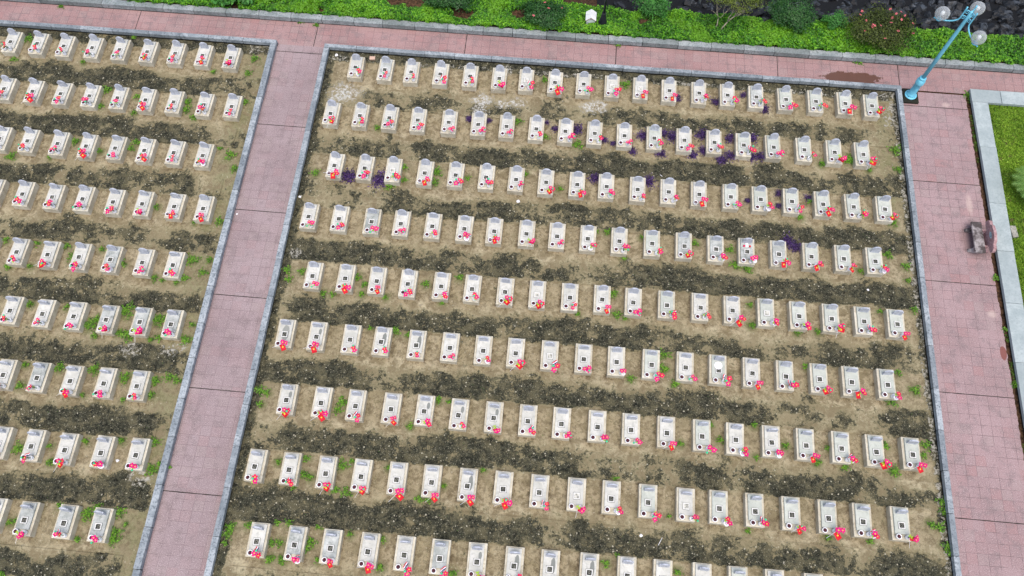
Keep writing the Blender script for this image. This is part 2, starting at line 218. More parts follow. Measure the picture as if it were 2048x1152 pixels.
# rougher brown trampled earth and leaf scraps in the rows of tombs (alpha mask); also painted contact shadow round each tomb
rowm = k.math('MULTIPLY', at.outputs['Alpha'], k.rng(n_mid, .40, .56))
sand = k.mix(k.math('MULTIPLY', rowm, .60), sand, (.235, .178, .105))
sand = k.mix(k.math('MULTIPLY', k.rng(n_deb, .505, .565), k.math('MULTIPLY_ADD', at.outputs['Alpha'], .75, .10)), sand, (.085, .060, .034))
sand = k.mix(k.rng(n_fin, .53, .60, 0, .5), sand, (.130, .105, .062))
sand = k.mix(k.rng(n_grit, .58, .70, 0, .8), sand, (.070, .052, .032))
sand = k.mix(k.rng(n_grit, .40, .28, 0, .65), sand, (.66, .60, .46))
film = k.math('MULTIPLY', sr.outputs[2], k.rng(n_mid, .38, .58))
sand = k.mix(film, sand, (.110, .125, .045))
# colour of the moss and of the painted kerb shadow
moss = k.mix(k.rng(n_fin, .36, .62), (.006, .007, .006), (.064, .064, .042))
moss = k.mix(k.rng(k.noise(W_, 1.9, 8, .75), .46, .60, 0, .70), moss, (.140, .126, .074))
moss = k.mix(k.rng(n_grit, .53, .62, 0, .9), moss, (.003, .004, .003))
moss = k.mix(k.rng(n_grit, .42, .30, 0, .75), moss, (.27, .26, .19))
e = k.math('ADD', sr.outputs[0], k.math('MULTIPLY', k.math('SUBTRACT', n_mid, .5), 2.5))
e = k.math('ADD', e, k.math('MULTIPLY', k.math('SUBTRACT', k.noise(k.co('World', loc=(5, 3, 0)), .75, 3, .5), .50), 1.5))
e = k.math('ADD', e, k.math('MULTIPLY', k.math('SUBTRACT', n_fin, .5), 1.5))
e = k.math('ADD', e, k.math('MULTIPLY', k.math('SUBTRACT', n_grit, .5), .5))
moss_shade_f = k.rng(e, .49, .66)
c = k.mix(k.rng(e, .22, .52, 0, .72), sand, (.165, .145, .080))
c = k.mix(moss_shade_f, c, moss)
# lime / concrete
g = k.math('ADD', sr.outputs[1], k.math('MULTIPLY', k.math('SUBTRACT', n_fin, .5), 2.6))
g = k.math('ADD', g, k.math('MULTIPLY', k.math('SUBTRACT', n_mid, .5), 1.2))
g = k.math('ADD', g, k.math('MULTIPLY', k.math('SUBTRACT', n_grit, .5), 1.4))
limec = k.mix(k.rng(n_fin, .40, .60), (.17, .16, .12), (.36, .345, .30))
limec = k.mix(k.rng(sr.outputs[1], .48, .60), limec, k.mix(k.rng(n_fin, .42, .56), (.30, .29, .25), (.54, .54, .51)))
c = k.mix(k.rng(g, .50, .62), c, limec)
# pale pebbles and flakes
v1 = k.voro(W_, 5.2); v1c = k.voro(W_, 5.2, out='Color')
sz = k.math('MULTIPLY_ADD', k.noise(W_, 30, 1), .26, .02)
dot = k.math('LESS_THAN', v1, sz)
rr = k.n.new('ShaderNodeSeparateColor'); k.l.new(v1c, rr.inputs[0])
dot = k.math('MULTIPLY', dot, k.math('GREATER_THAN', rr.outputs[0], .45))
c = k.mix(k.math('MULTIPLY', dot, k.math('MULTIPLY_ADD', moss_shade_f, .40, .25)), c, (.58, .54, .41))
v2 = k.voro(W_, 12.0)
c = k.mix(k.math('MULTIPLY', k.math('LESS_THAN', v2, .20), k.math('MULTIPLY_ADD', moss_shade_f, .22, .14)), c, (.46, .42, .31))
k.col(c)
h = k.math('ADD', k.math('MULTIPLY', n_grit, .5), k.math('MULTIPLY', n_fin, 1.0))
k.bump(h, .7, .03)
MAT_SOIL = k.m

# pink square paving
def paving(name, ox, oy, joints_x, joints_y, base_a, base_b):
    k = NM(name, 0.75, 0.3)
    W = k.co('World', loc=(-ox, -oy, 0))
    x, y, z = k.sep(W)[:3]
    T = 0.4
    def line(v, w):
        f = k.math('FRACT', k.math('DIVIDE', v, T))
        d = k.math('MULTIPLY', k.math('MINIMUM', f, k.math('SUBTRACT', 1.0, f)), T)
        return k.math('LESS_THAN', d, w)
    fx = k.math('FLOOR', k.math('DIVIDE', x, T)); fy = k.math('FLOOR', k.math('DIVIDE', y, T))
    cx = k.n.new('ShaderNodeCombineXYZ'); k.l.new(fx, cx.inputs[0]); k.l.new(fy, cx.inputs[1])
    wn_ = k.n.new('ShaderNodeTexWhiteNoise'); wn_.noise_dimensions = '2D'; k.l.new(cx.outputs[0], wn_.inputs['Vector'])
    tile = wn_.outputs['Value']
    P = k.co('World'); red = .38 if 'middle' not in name else .16
    nb = k.noise(P, .35, 4, .6); nm = k.noise(P, 1.6, 8, .72); nf = k.noise(P, 26, 3, .7)
    c = k.mix(k.rng(nb, .3, .7), base_a, base_b)
    c = k.mix(k.math('MULTIPLY', k.math('POWER', tile, 7.0), red), c, (.34, .15, .14))
    c = k.mix(k.math('MULTIPLY', k.math('LESS_THAN', tile, .12), .30), c, (.30, .24, .225))
    c = k.mix(k.rng(nm, .49, .62, 0, .55), c, (.175, .135, .135))
    c = k.mix(k.rng(nm, .42, .25, 0, .40), c, (.50, .38, .38))
    # pressed circle pattern on each tile
    gx = k.math('SUBTRACT', k.math('FRACT', k.math('DIVIDE', x, T)), .5); gy = k.math('SUBTRACT', k.math('FRACT', k.math('DIVIDE', y, T)), .5)
    rad = k.math('SQRT', k.math('ADD', k.math('MULTIPLY', gx, gx), k.math('MULTIPLY', gy, gy)))
    ring = k.math('SINE', k.math('MULTIPLY', rad, 44.0))
    c = k.mix(k.math('MULTIPLY', k.rng(ring, .2, .9), .13), c, (.60, .48, .48))
    c = k.mix(k.rng(nf, .52, .66, 0, .6), c, (.17, .12, .128))
    c = k.mix(k.rng(nf, .45, .32, 0, .55), c, (.62, .52, .53))
    fade = k.rng(k.noise(P, 1.1, 4, .65), .38, .58, .12, .9 if 'middle' not in name else .6)
    ln = k.math('MAXIMUM', line(x, .0085), line(y, .0085))
    c = k.mix(k.math('MULTIPLY', ln, k.math('MULTIPLY', fade, .85)), c, (.105, .070, .070))
    j = None
    for v, js in ((k.sep(P)[0], joints_x), (k.sep(P)[1], joints_y)):
        for q in js:
            d = k.math('LESS_THAN', k.math('ABSOLUTE', k.math('SUBTRACT', v, q)), k.math('MULTIPLY_ADD', k.noise(P, 3.0, 2), .022, .006))
            j = d if j is None else k.math('MAXIMUM', j, d)
    if j is not None: c = k.mix(j, c, (.022, .017, .014))
    return k, c, ln, nf

k, c, ln, nf = paving('pink_paving_north', -14.262 + 14.4, 5.601 - 5.6, (-13.48, -20.61, -27.79, -36.49, -5.92, -0.32), (), (.270, .158, .152), (.355, .222, .212))
P = k.co('World')
x_, y_ = k.sep(P)[0], k.sep(P)[1]
# brown puddle of muddy water on the north path
u = k.math('DIVIDE', k.math('ADD', x_, 2.5), 1.35); v = k.math('DIVIDE', k.math('SUBTRACT', y_, 5.28), .42)
e = k.math('ADD', k.math('MULTIPLY', u, u), k.math('MULTIPLY', v, v))
e = k.math('ADD', e, k.math('MULTIPLY', k.math('SUBTRACT', k.noise(P, 2.6, 6, .7), .5), 3.2))
pud = k.rng(e, 1.04, .96)
c = k.mix(k.math('MULTIPLY', pud, .92), c, (.105, .048, .030))
k.col(c); k.put(k.b.inputs['Roughness'], k.rng(pud, 0, 1, .75, .35)); k.bump(nf, .25, .01)
MAT_PAVE_N = k.m
k, c, ln, nf = paving('pink_paving_middle', 0.15, .12, (), (4.47, .34, -4.07, -8.06, -12.05, -16.04), (.250, .188, .192), (.318, .248, .252))
k.col(c); k.bump(nf, .25, .01); MAT_PAVE_M = k.m
k, c, ln, nf = paving('pink_paving_east', 0, 0, (), (4.0, 0, -4.8, -9.6, -14.4), (.275, .186, .186), (.345, .240, .242))
P = k.co('World'); x_, y_ = k.sep(P)[0], k.sep(P)[1]
# worn pale patches and a rusty blot
def blot(k, P, x_, y_, cx, cy, rx, ry, amp=1.3):
    u = k.math('DIVIDE', k.math('SUBTRACT', x_, cx), rx); v = k.math('DIVIDE', k.math('SUBTRACT', y_, cy), ry)
    e = k.math('ADD', k.math('MULTIPLY', u, u), k.math('MULTIPLY', v, v))
    e = k.math('ADD', e, k.math('MULTIPLY', k.math('SUBTRACT', k.noise(P, 6, 4, .6), .5), amp))
    return e
for (cx, cy, rx, ry) in ((2.05, -1.0, .16, .6), (1.68, 4.18, .22, .16), (2.3, -6.1, .22, .2)):
    c = k.mix(k.rng(blot(k, P, x_, y_, cx, cy, rx, ry), 1.2, .0, 0, .42), c, (.60, .47, .41))
c = k.mix(k.rng(blot(k, P, x_, y_, 2.5, -7.75, .13, .3, .8), 1.1, .9, 0, .85), c, (.19, .055, .04))
c = k.mix(k.rng(blot(k, P, x_, y_, 2.15, -2.75, .75, .95, 1.6), 1.2, .5, 0, .45), c, (.15, .095, .09))
k.col(c); k.bump(nf, .25, .01); MAT_PAVE_E = k.m

def kerbmat(name, a, b, dirt, dirt_amt, streak=None):
    k = NM(name, .8, .3)
    P = k.co('World'); n1 = k.noise(P, 2.2, 5, .65); n2 = k.noise(P, 13, 5, .7)
    c = k.mix(k.rng(n1, .3, .7), a, b)
    c = k.mix(k.rng(n2, .48, .66, 0, dirt_amt), c, dirt)
    a_ = k.n.new('ShaderNodeAttribute'); a_.attribute_name = 'tone'
    c = k.mix(k.math('MULTIPLY', a_.outputs['Fac'], .55), c, dirt)
    if streak:
        n3 = k.noise(k.co('World', scale=(9, 9, 1.2)), 3.0, 3, .6)
        c = k.mix(k.rng(n3, .45, .62, 0, .85), c, streak)
        n4 = k.noise(P, .8, 3, .5); c = k.mix(k.rng(n4, .42, .62, 0, .55), c, streak)
    k.col(c); k.bump(n2, .35, .01); return k.m
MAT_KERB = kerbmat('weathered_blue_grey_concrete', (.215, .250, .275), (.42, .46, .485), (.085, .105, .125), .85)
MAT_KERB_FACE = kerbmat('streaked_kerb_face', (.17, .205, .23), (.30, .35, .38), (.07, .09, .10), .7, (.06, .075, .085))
MAT_KERB_FOOT = plain('shadow_black_footing', (.018, .018, .016), .9, .2, .3)  # footing coloured black for the shadow under the kerb overhang
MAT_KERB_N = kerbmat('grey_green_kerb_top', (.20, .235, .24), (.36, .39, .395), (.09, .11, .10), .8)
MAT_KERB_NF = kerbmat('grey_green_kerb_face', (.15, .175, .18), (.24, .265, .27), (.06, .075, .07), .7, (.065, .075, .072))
MAT_GRANITE = kerbmat('pale_granite', (.31, .365, .37), (.41, .465, .465), (.24, .285, .29), .6)
MAT_CONC = kerbmat('old_concrete', (.26, .25, .21), (.40, .39, .34), (.10, .10, .07), .8)

def masonry(name, a, b, grime, amt, grime2=(.10, .09, .055)):
    k = NM(name, .65, .35)
    P = k.co('Object', jitter=True); n1 = k.noise(P, 3.0, 4, .6); n2 = k.noise(P, 16, 4, .7); n3 = k.noise(P, 6.5, 5, .7)
    oi = k.n.new('ShaderNodeObjectInfo')
    c = k.mix(k.rng(n1, .3, .7), a, b)
    c = k.mix(k.rng(n3, .50, .72, 0, amt), c, grime)
    thr = k.math('ADD', n2, k.math('MULTIPLY', oi.outputs['Random'], .10))
    c = k.mix(k.rng(thr, .66, .76, 0, .75), c, grime2)
    c = k.mix(k.math('MULTIPLY', oi.outputs['Random'], .30), c, grime)
    k.col(c); k.bump(n2, .12, .006); return k
MAT_BASE = masonry('cream_rendered_masonry', (.50, .455, .350), (.66, .625, .515), (.34, .29, .195), .8).m
MAT_BASE_TOP = masonry('lit_cream_top', (.54, .51, .42), (.68, .65, .57), (.38, .35, .27), .6).m  # the sides' cream painted lighter where light falls from above
MAT_SLAB = masonry('white_marble', (.490, .490, .445), (.635, .63, .585), (.34, .345, .315), .75, (.32, .34, .33)).m
MAT_SLAB_G = masonry('greenish_marble', (.43, .455, .41), (.53, .555, .50), (.31, .335, .295), .7, (.27, .31, .28)).m
MAT_SLAB_D = masonry('soiled_marble', (.34, .36, .34), (.56, .58, .56), (.17, .19, .175), .9, (.09, .10, .085)).m
def stain_mat(name, cx, cy, rx, ry, w):
    k = masonry(name, (.490, .490, .445), (.635, .63, .585), (.34, .345, .315), .75, (.32, .34, .33))
    prev = k.b.inputs['Base Color'].links[0].from_socket
    P = k.co('Object'); x_, y_ = k.sep(P)[0], k.sep(P)[1]
    e = blot(k, P, x_, y_, cx, cy, rx, ry, 1.1)
    k.col(k.mix(k.rng(e, 1.1, .85, 0, w), prev, (.135, .15, .14))); return k.m
MAT_STAIN = [stain_mat('grey_stained_marble', .10, .66, .09, .27, .85),
             stain_mat('grey_blotted_marble', .12, .76, .07, .13, .8),
             stain_mat('widely_stained_marble', .02, .60, .15, .33, .62)]
# headstone with carved grey lettering lines
k = NM('grey_white_headstone', .5, .4)
O = k.co('Object'); x_, y_, z_ = k.sep(O)[:3]
J = k.co('Object', jitter=True)
c = k.mix(k.rng(k.noise(J, 9, 4, .6), .3, .7), (.36, .385, .44), (.52, .55, .62))
row = k.math('GREATER_THAN', k.math('SINE', k.math('MULTIPLY', z_, 130.0)), .25)
gap = k.math('GREATER_THAN', k.noise(k.co('Object', scale=(30, 1, 6), jitter=True), 1.6, 2), .47)
inx = k.math('LESS_THAN', k.math('ABSOLUTE', x_), .135)
inz = k.math('MULTIPLY', k.math('GREATER_THAN', z_, .05), k.math('LESS_THAN', z_, .24))
txt = k.math('MULTIPLY', k.math('MULTIPLY', row, gap), k.math('MULTIPLY', inx, inz))
c = k.mix(k.math('MULTIPLY', txt, .55), c, (.14, .16, .20))
k.col(c); MAT_STONE = k.m
MAT_JOINT = plain('dark_mortar_joint', (.10, .10, .09), .9, .2, .3, 20)
MAT_RIM = plain('white_square_rim', (.70, .70, .67), .5, .3, .05)
k = NM('dark_mottled_inset', .8, .3)
O = k.co('Object'); x_, y_ = k.sep(O)[0], k.sep(O)[1]
rad = k.math('SQRT', k.math('ADD', k.math('MULTIPLY', x_, x_), k.math('MULTIPLY', y_, y_)))
n = k.noise(k.co('Object', jitter=True), 11, 3, .5)
c = k.mix(k.rng(n, .42, .66), (.022, .023, .018), (.11, .11, .09))
c = k.mix(k.math('MULTIPLY', k.rng(k.math('ABSOLUTE', k.math('SUBTRACT', rad, .038)), .012, .004), .5), c, (.30, .30, .26))
k.col(c); MAT_INSET = k.m
k = NM('pale_mottled_inset', .8, .3)
n = k.noise(k.co('Object', jitter=True), 11, 3, .5)
k.col(k.mix(k.rng(n, .45, .65), (.58, .57, .51), (.24, .24, .21))); MAT_INSET_L = k.m

MAT_CHINA = plain('white_porcelain', (.86, .86, .88), .25, .5, .03)
MAT_ASH = plain('dark_incense_ash', (.085, .045, .055), .9, .2, .5, 60)
MAT_STICK = plain('red_incense_sticks', (.22, .03, .05), .8, .2, .2)
MAT_PINK = plain('hot_pink_petals', (.82, .006, .22), .55, .3, .35, 30)
MAT_ROSE = plain('coral_petals', (.76, .004, .10), .55, .3, .3, 30)
MAT_RED = plain('red_cloth', (.58, .004, .018), .6, .3, .2, 20)
MAT_GOLD = plain('golden_yellow', (.95, .62, .05), .5, .3, .08)
MAT_LIME = plain('lime_green_leaves', (.32, .52, .03), .5, .3, .3, 30)
MAT_MINT = plain('mint_green_bud', (.05, .58, .28), .45, .4, .1)
MAT_NAVY = plain('navy_cloth', (.02, .02, .14), .6, .3, .3)
MAT_WHITE = plain('white_wrapping', (.86, .85, .90), .4, .4, .05)
MAT_STEM = plain('plastic_stems', (.06, .20, .04), .5, .3, .2)

def leafmat(name, lo, mid, hi, rough=.55, extra=None):
    k = NM(name, rough, .35)
    a = k.n.new('ShaderNodeAttribute'); a.attribute_name = 'tone'
    f = a.outputs['Fac']
    c = k.mix(k.rng(f, 0, .5, 0, 1, False), lo, mid); c = k.mix(k.rng(f, .5, 1, 0, 1, False), c, hi)
    if extra: c = k.mix(k.rng(k.noise(k.co('World'), .9, 3), .5, .62, 0, .6), c, extra)
    k.col(c)
    k.b.inputs['Transmission Weight'].default_value = 0.0
    tr = k.n.new('ShaderNodeBsdfTranslucent'); mx = k.n.new('ShaderNodeMixShader'); mx.inputs[0].default_value = .22
    k.l.new(c, tr.inputs[0]); k.l.new(k.b.outputs[0], mx.inputs[1]); k.l.new(tr.outputs[0], mx.inputs[2])
    k.l.new(mx.outputs[0], k.n['Material Output'].inputs[0])
    return k.m
MAT_HEDGE = leafmat('bright_hedge_leaves', (.005, .032, .003), (.055, .220, .009), (.23, .53, .020), extra=(.15, .36, .012))
MAT_DARKLEAF = leafmat('dark_glossy_leaves', (.012, .045, .012), (.028, .10, .022), (.07, .20, .04), .4)
MAT_OLIVE = leafmat('olive_leaves', (.020, .026, .006), (.065, .095, .014), (.19, .25, .035))
MAT_BROADLEAF = leafmat('mid_green_broad_leaves', (.03, .11, .02), (.06, .24, .035), (.13, .38, .06))
MAT_GRASS = leafmat('lawn_blades', (.07, .15, .015), (.20, .38, .025), (.42, .62, .07))
MAT_WEED = leafmat('weed_leaves', (.03, .085, .008), (.085, .22, .012), (.20, .42, .028))
MAT_PURPLE = leafmat('purple_leaves', (.014, .006, .032), (.042, .016, .095), (.17, .09, .30))
MAT_PALM = leafmat('palm_leaflets', (.05, .13, .02), (.11, .26, .04), (.28, .42, .12), .45)
MAT_BARK = plain('pale_grey_bark', (.36, .32, .24), .9, .2, .3, 20)
MAT_DIRT = NM('dark_brown_earth', .95, .1)
P = MAT_DIRT.co('World')
MAT_DIRT.col(MAT_DIRT.mix(MAT_DIRT.rng(MAT_DIRT.noise(P, 9, 5, .7), .35, .65), (.022, .014, .009), (.11, .062, .035)))
MAT_DIRT = MAT_DIRT.m
k = NM('lawn_soil', .95, .1)
P = k.co('World'); c = k.mix(k.rng(k.noise(P, 5, 5, .7), .35, .65), (.07, .12, .014), (.15, .24, .025))
c = k.mix(k.rng(k.noise(P, 2.3, 4, .6), .55, .7), c, (.10, .075, .04)); k.col(c); MAT_LAWN = k.m
k = NM('dark_wet_rock', .6, .4)
P = k.co('World'); n = k.noise(P, 4, 5, .65)
a = k.n.new('ShaderNodeAttribute'); a.attribute_name = 'tone'
c = k.mix(k.rng(n, .3, .7), (.003, .003, .004), (.013, .015, .018)); c = k.mix(k.math('MULTIPLY', a.outputs['Fac'], k.rng(n, .4, .6)), c, (.075, .088, .105))
k.col(c); k.bump(k.noise(P, 14, 4, .7), .5, .03); MAT_ROCK = k.m
MAT_BLUE = NM('sky_blue_paint', .45, .4)
P = MAT_BLUE.co('World'); c = MAT_BLUE.mix(MAT_BLUE.rng(MAT_BLUE.noise(P, 3, 4, .6), .3, .7), (.14, .50, .67), (.21, .63, .80))
c = MAT_BLUE.mix(MAT_BLUE.rng(MAT_BLUE.noise(P, 17, 5, .75), .62, .72, 0, .7), c, (.10, .16, .18)); MAT_BLUE.col(c); MAT_BLUE = MAT_BLUE.m
MAT_PLINTH = plain('black_mossy_concrete', (.020, .021, .013), .85, .3, .5, 10)
MAT_BOLT = plain('dark_bolts', (.03, .07, .10), .5, .5, .2)
k = NM('frosted_globe', .18, .6)
k.b.inputs['Base Color'].default_value = (.60, .63, .64, 1)
gl = k.n.new('ShaderNodeBsdfTransparent'); gl.inputs[0].default_value = (.92, .95, .96, 1)
mx = k.n.new('ShaderNodeMixShader')
lw = k.n.new('ShaderNodeLayerWeight'); lw.inputs[0].default_value = .35
k.l.new(k.rng(lw.outputs['Facing'], 0, 1, .30, .95), mx.inputs[0])
k.l.new(gl.outputs[0], mx.inputs[1]); k.l.new(k.b.outputs[0], mx.inputs[2]); k.l.new(mx.outputs[0], k.n['Material Output'].inputs[0])
wv = k.math('SINE', k.math('MULTIPLY', k.sep(k.co('Object'))[2], 190.0)); k.bump(wv, .5, .01)
MAT_GLOBE = k.m
MAT_BULB = plain('white_bulb', (.85, .86, .85), .3, .4, .03)
MAT_IRON = plain('black_iron', (.012, .014, .022), .5, .4, .3)
MAT_WBOX = plain('white_sheet_metal', (.74, .75, .74), .45, .4, .06, 6)
MAT_RUST = plain('rusty_edge', (.34, .15, .07), .8, .2, .3, 20)
k = NM('pink_terrazzo', .6, .35)
P = k.co('Object'); c = k.mix(k.rng(k.noise(P, 12, 5, .7), .35, .65), (.28, .15, .155), (.46, .30, .30))
c = k.mix(k.rng(k.voro(P, 40), .0, .25, .5, 0), c, (.62, .52, .50)); k.col(c); MAT_TERR = k.m
k = NM('stained_grey_terrazzo', .6, .35)
P = k.co('Object'); c = k.mix(k.rng(k.noise(P, 2.2, 4, .6), .42, .58), (.33, .30, .30), (.060, .048, .046))
c = k.mix(k.rng(k.noise(P, 22, 3, .6), .5, .65, 0, .5), c, (.10, .085, .08)); k.col(c); MAT_TERR_D = k.m
MAT_EMBLEM = plain('pale_blue_emblem', (.40, .55, .60), .5, .3, .15, 30)
MAT_PLASTIC = plain('white_litter', (.80, .80, .82), .5, .3, .08)
MAT_BRICK = plain('pale_pink_brick', (.60, .42, .33), .9, .2, .15, 20)

# ---------------------------------------------------------------- ground and setting
def strip_mesh(name, x0, x1, y0, y1, z, mat, nx=1, ny=1, zf=None):
    xs = np.linspace(x0, x1, nx + 1); ys = np.linspace(y0, y1, ny + 1)
    V = [(float(x), float(y), (zf(x, y) if zf else z)) for y in ys for x in xs]
    F = [(j * (nx + 1) + i, j * (nx + 1) + i + 1, (j + 1) * (nx + 1) + i + 1, (j + 1) * (nx + 1) + i) for j in range(ny) for i in range(nx)]
    me = bpy.data.meshes.new(name); me.from_pydata(V, [], F); me.materials.append(mat)
    return me

def prof(y):
    pts = [(-400, -.07), (6.40, -.07), (6.46, .10), (8.1, .16), (8.6, -.10), (11.0, -1.6), (14.0, -3.0), (400, -3.0)]
    for (a, za), (b, zb) in zip(pts, pts[1:]):
        if a <= y <= b: return za + (zb - za) * (y - a) / (b - a)
ys = [-400, -60, 6.40, 6.46, 7, 7.5, 8.1, 8.6, 9.5, 11, 14, 60, 400]; xs = [-400, -60, -45, -30, -15, 0, 15, 60, 400]
V = [(x, y, prof(y)) for y in ys for x in xs]; n = len(xs)
F = [(j * n + i, j * n + i + 1, (j + 1) * n + i + 1, (j + 1) * n + i) for j in range(len(ys) - 1) for i in range(n - 1)]
me = bpy.data.meshes.new('ground'); me.from_pydata(V, [], F); me.materials.append(MAT_DIRT)
tag(put('ground', me), kind='structure')
MAT_BED = plain('black_wet_gravel', (.006, .006, .007), .8, .3, .5, 6)
tag(put('embankment', strip_mesh('embankment', -14.5, 40, 8.15, 60, 0, MAT_BED, 8, 80, lambda x, y: prof(y) + .02)), kind='structure')
tag(put('north_path', strip_mesh('north_path', -60, 14, 4.88, 6.27, 0, MAT_PAVE_N)), kind='structure')
tag(put('middle_path', strip_mesh('middle_path', -29.6, -27.1, -40, 4.88, 0, MAT_PAVE_M)), kind='structure')
# ragged broken east edge of the east path
ysr = np.arange(-24, 4.89, .1)
edge = 2.635 + (rng.random(len(ysr)) - .5) * .05
edge[ysr > 4.7] = 2.66
V = []; F = []
for i, (yy, ex) in enumerate(zip(ysr, edge)): V += [(-.5, float(min(yy, 4.88)), 0), (float(ex), float(min(yy, 4.88)), 0)]
for i in range(len(ysr) - 1): F.append((2 * i, 2 * i + 1, 2 * i + 3, 2 * i + 2))
me = bpy.data.meshes.new('east_path'); me.from_pydata(V, [], F); me.materials.append(MAT_PAVE_E)
tag(put('east_path', me), kind='structure')

def lump(X, Y, s, seed):
    r = np.random.default_rng(seed); out = np.zeros_like(X)
    for k in range(26):
        a = r.random() * 6.28; f = s * (0.6 + 2.4 * r.random()); out += np.sin((X * math.cos(a) + Y * math.sin(a)) * f + r.random() * 6.28) / f ** .6
    return out / 5.0
def band_val(bands, i, x):
    b = bands[i]
    return float(np.interp(x, [p[0] for p in b], [p[1] for p in b]))

def ground_masks(side, X, Y):
    rows, bands = (LEFT_ROWS, LEFT_BANDS) if side == 'L' else (RIGHT_ROWS, RIGHT_BANDS)
    rowz = np.zeros_like(X); moss = np.zeros_like(X); grey = np.zeros_like(X); film = np.zeros_like(X)
    for i, (ry, _, _) in enumerate(rows):
        d = np.interp(X, [p[0] for p in bands[i]], [p[1] for p in bands[i]]) + (.12 if (side == 'R' and i == 0) else .03)
        top, bot = ry - .34, ry - 1.40
        wob = .20 * lump(X, Y, 1.1, 50 + i) + .10 * lump(X, Y, 3.4, 70 + i)
        wb = .10 * np.clip(lump(X, Y, 1.3, 90 + i), 0, 2)
        prof_ = np.clip((top + wob + .03 - Y) / .50 + .5, 0, 1) * np.clip((Y - bot - wb) / .12 + .5, 0, 1)
        moss = np.maximum(moss, d * prof_)
        film = np.maximum(film, .30 * d * prof_)
        rowz = np.maximum(rowz, .5 * np.clip((Y - ry + .15) / .3, 0, 1) * np.clip((ry + 1.3 - Y) / .3, 0, 1))
    for (ry, xs_, _) in rows:
        for tx in xs_:
            d = np.hypot(np.maximum(np.abs(X - tx) - .30, 0), np.maximum(np.abs(Y - ry - .6) - .58, 0))
            rowz = np.maximum(rowz, np.clip(1.25 - d / .26, 0, 1))  # darker ring round each tomb: gathered dirt plus painted contact shadow
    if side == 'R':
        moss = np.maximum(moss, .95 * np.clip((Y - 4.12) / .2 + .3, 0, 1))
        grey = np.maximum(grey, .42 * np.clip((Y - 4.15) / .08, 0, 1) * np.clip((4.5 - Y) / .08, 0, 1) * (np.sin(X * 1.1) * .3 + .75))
        moss = np.maximum(moss, .9 * np.clip((-26.62 - X) / .25 + .4, 0, 1)); moss = np.maximum(moss, 1.7 * np.clip((-26.80 - X) / .08 + .5, 0, 1))  # gutter moss, then the west kerb's shadow painted at its foot
        moss = np.maximum(moss, 1.8 * np.clip((Y - 4.40) / .12 + .5, 0, 1)); moss = np.maximum(moss, 1.3 * np.clip((X + .70) / .08 + .3, 0, 1))  # shadow of the north and east kerbs painted dark into the soil
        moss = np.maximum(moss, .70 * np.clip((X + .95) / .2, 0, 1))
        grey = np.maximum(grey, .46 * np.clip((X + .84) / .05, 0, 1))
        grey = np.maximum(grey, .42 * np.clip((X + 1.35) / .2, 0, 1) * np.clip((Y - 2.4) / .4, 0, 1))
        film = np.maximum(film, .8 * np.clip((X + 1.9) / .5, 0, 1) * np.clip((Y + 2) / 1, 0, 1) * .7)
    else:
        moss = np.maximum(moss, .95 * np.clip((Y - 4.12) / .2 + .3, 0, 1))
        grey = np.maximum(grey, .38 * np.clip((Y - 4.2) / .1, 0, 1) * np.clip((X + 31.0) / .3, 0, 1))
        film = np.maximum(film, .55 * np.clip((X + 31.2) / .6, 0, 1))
    for (x, y, r) in LIME:
        d = np.hypot(X - x, (Y - y) * 1.4) / (r + .16)
        grey = np.maximum(grey, (.56 if x > -27 and y > -1 else .50) * np.clip((1.75 - d) / .9, 0, 1))
    for (x, y, r) in WEEDS:
        d = np.hypot(X - x, Y - y) / (r + .12)
        film = np.maximum(film, 1.0 * np.clip(1.5 - d, 0, 1))
    return moss, grey, film, rowz

def soil_sheet(name, side, x0, x1, y0, y1, step, zf):
    nx = int(round((x1 - x0) / step)); ny = int(round((y1 - y0) / step))
    xs = np.linspace(x0, x1, nx + 1); ys = np.linspace(y0, y1, ny + 1)
    X, Y = np.meshgrid(xs, ys)
    Z = zf(X, Y)
    V = np.stack([X.ravel(), Y.ravel(), Z.ravel()], 1)
    I, J = np.meshgrid(np.arange(nx), np.arange(ny)); a = (J * (nx + 1) + I).ravel()
    F = np.stack([a, a + 1, a + nx + 2, a + nx + 1], 1)
    me = bpy.data.meshes.new(name)
    me.vertices.add(len(V)); me.vertices.foreach_set('co', V.ravel().astype(np.float32))
    me.loops.add(F.size); me.loops.foreach_set('vertex_index', F.ravel().astype(np.int32))
    me.polygons.add(len(F)); me.polygons.foreach_set('loop_start', (np.arange(len(F)) * 4).astype(np.int32))
    me.update(calc_edges=True); me.validate()
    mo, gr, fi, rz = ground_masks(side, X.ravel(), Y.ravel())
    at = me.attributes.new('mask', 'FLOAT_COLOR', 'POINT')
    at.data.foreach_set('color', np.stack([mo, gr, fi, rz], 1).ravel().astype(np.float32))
    me.materials.append(MAT_SOIL)
    me.polygons.foreach_set('use_smooth', np.ones(len(F), bool))
    return me

soilz = lambda X, Y: -.035 + .018 * lump(X, Y, 2.2, 3) + .006 * lump(X, Y, 9, 4)
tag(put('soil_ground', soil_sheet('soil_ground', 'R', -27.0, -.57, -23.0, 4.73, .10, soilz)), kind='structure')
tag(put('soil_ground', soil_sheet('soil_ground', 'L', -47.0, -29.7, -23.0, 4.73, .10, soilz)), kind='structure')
# concrete walkways between the rows, half buried in sand and moss
walkz = lambda X, Y: .004 + .004 * lump(X, Y, 1.5, 8)
for side, rows, xa, xb in (('L', LEFT_ROWS, -47.0, -30.35), ('R', RIGHT_ROWS, -26.75, -.95)):
    for i, (ry, _, _) in enumerate(rows):
        tag(put('walkway', soil_sheet('walkway', side, xa, xb, ry - 1.40, ry - .36, .104, walkz)), kind='structure')
# raised joint lines: the walkways' vertical edges
def skirt(side, rows, xa, xb):
    pass

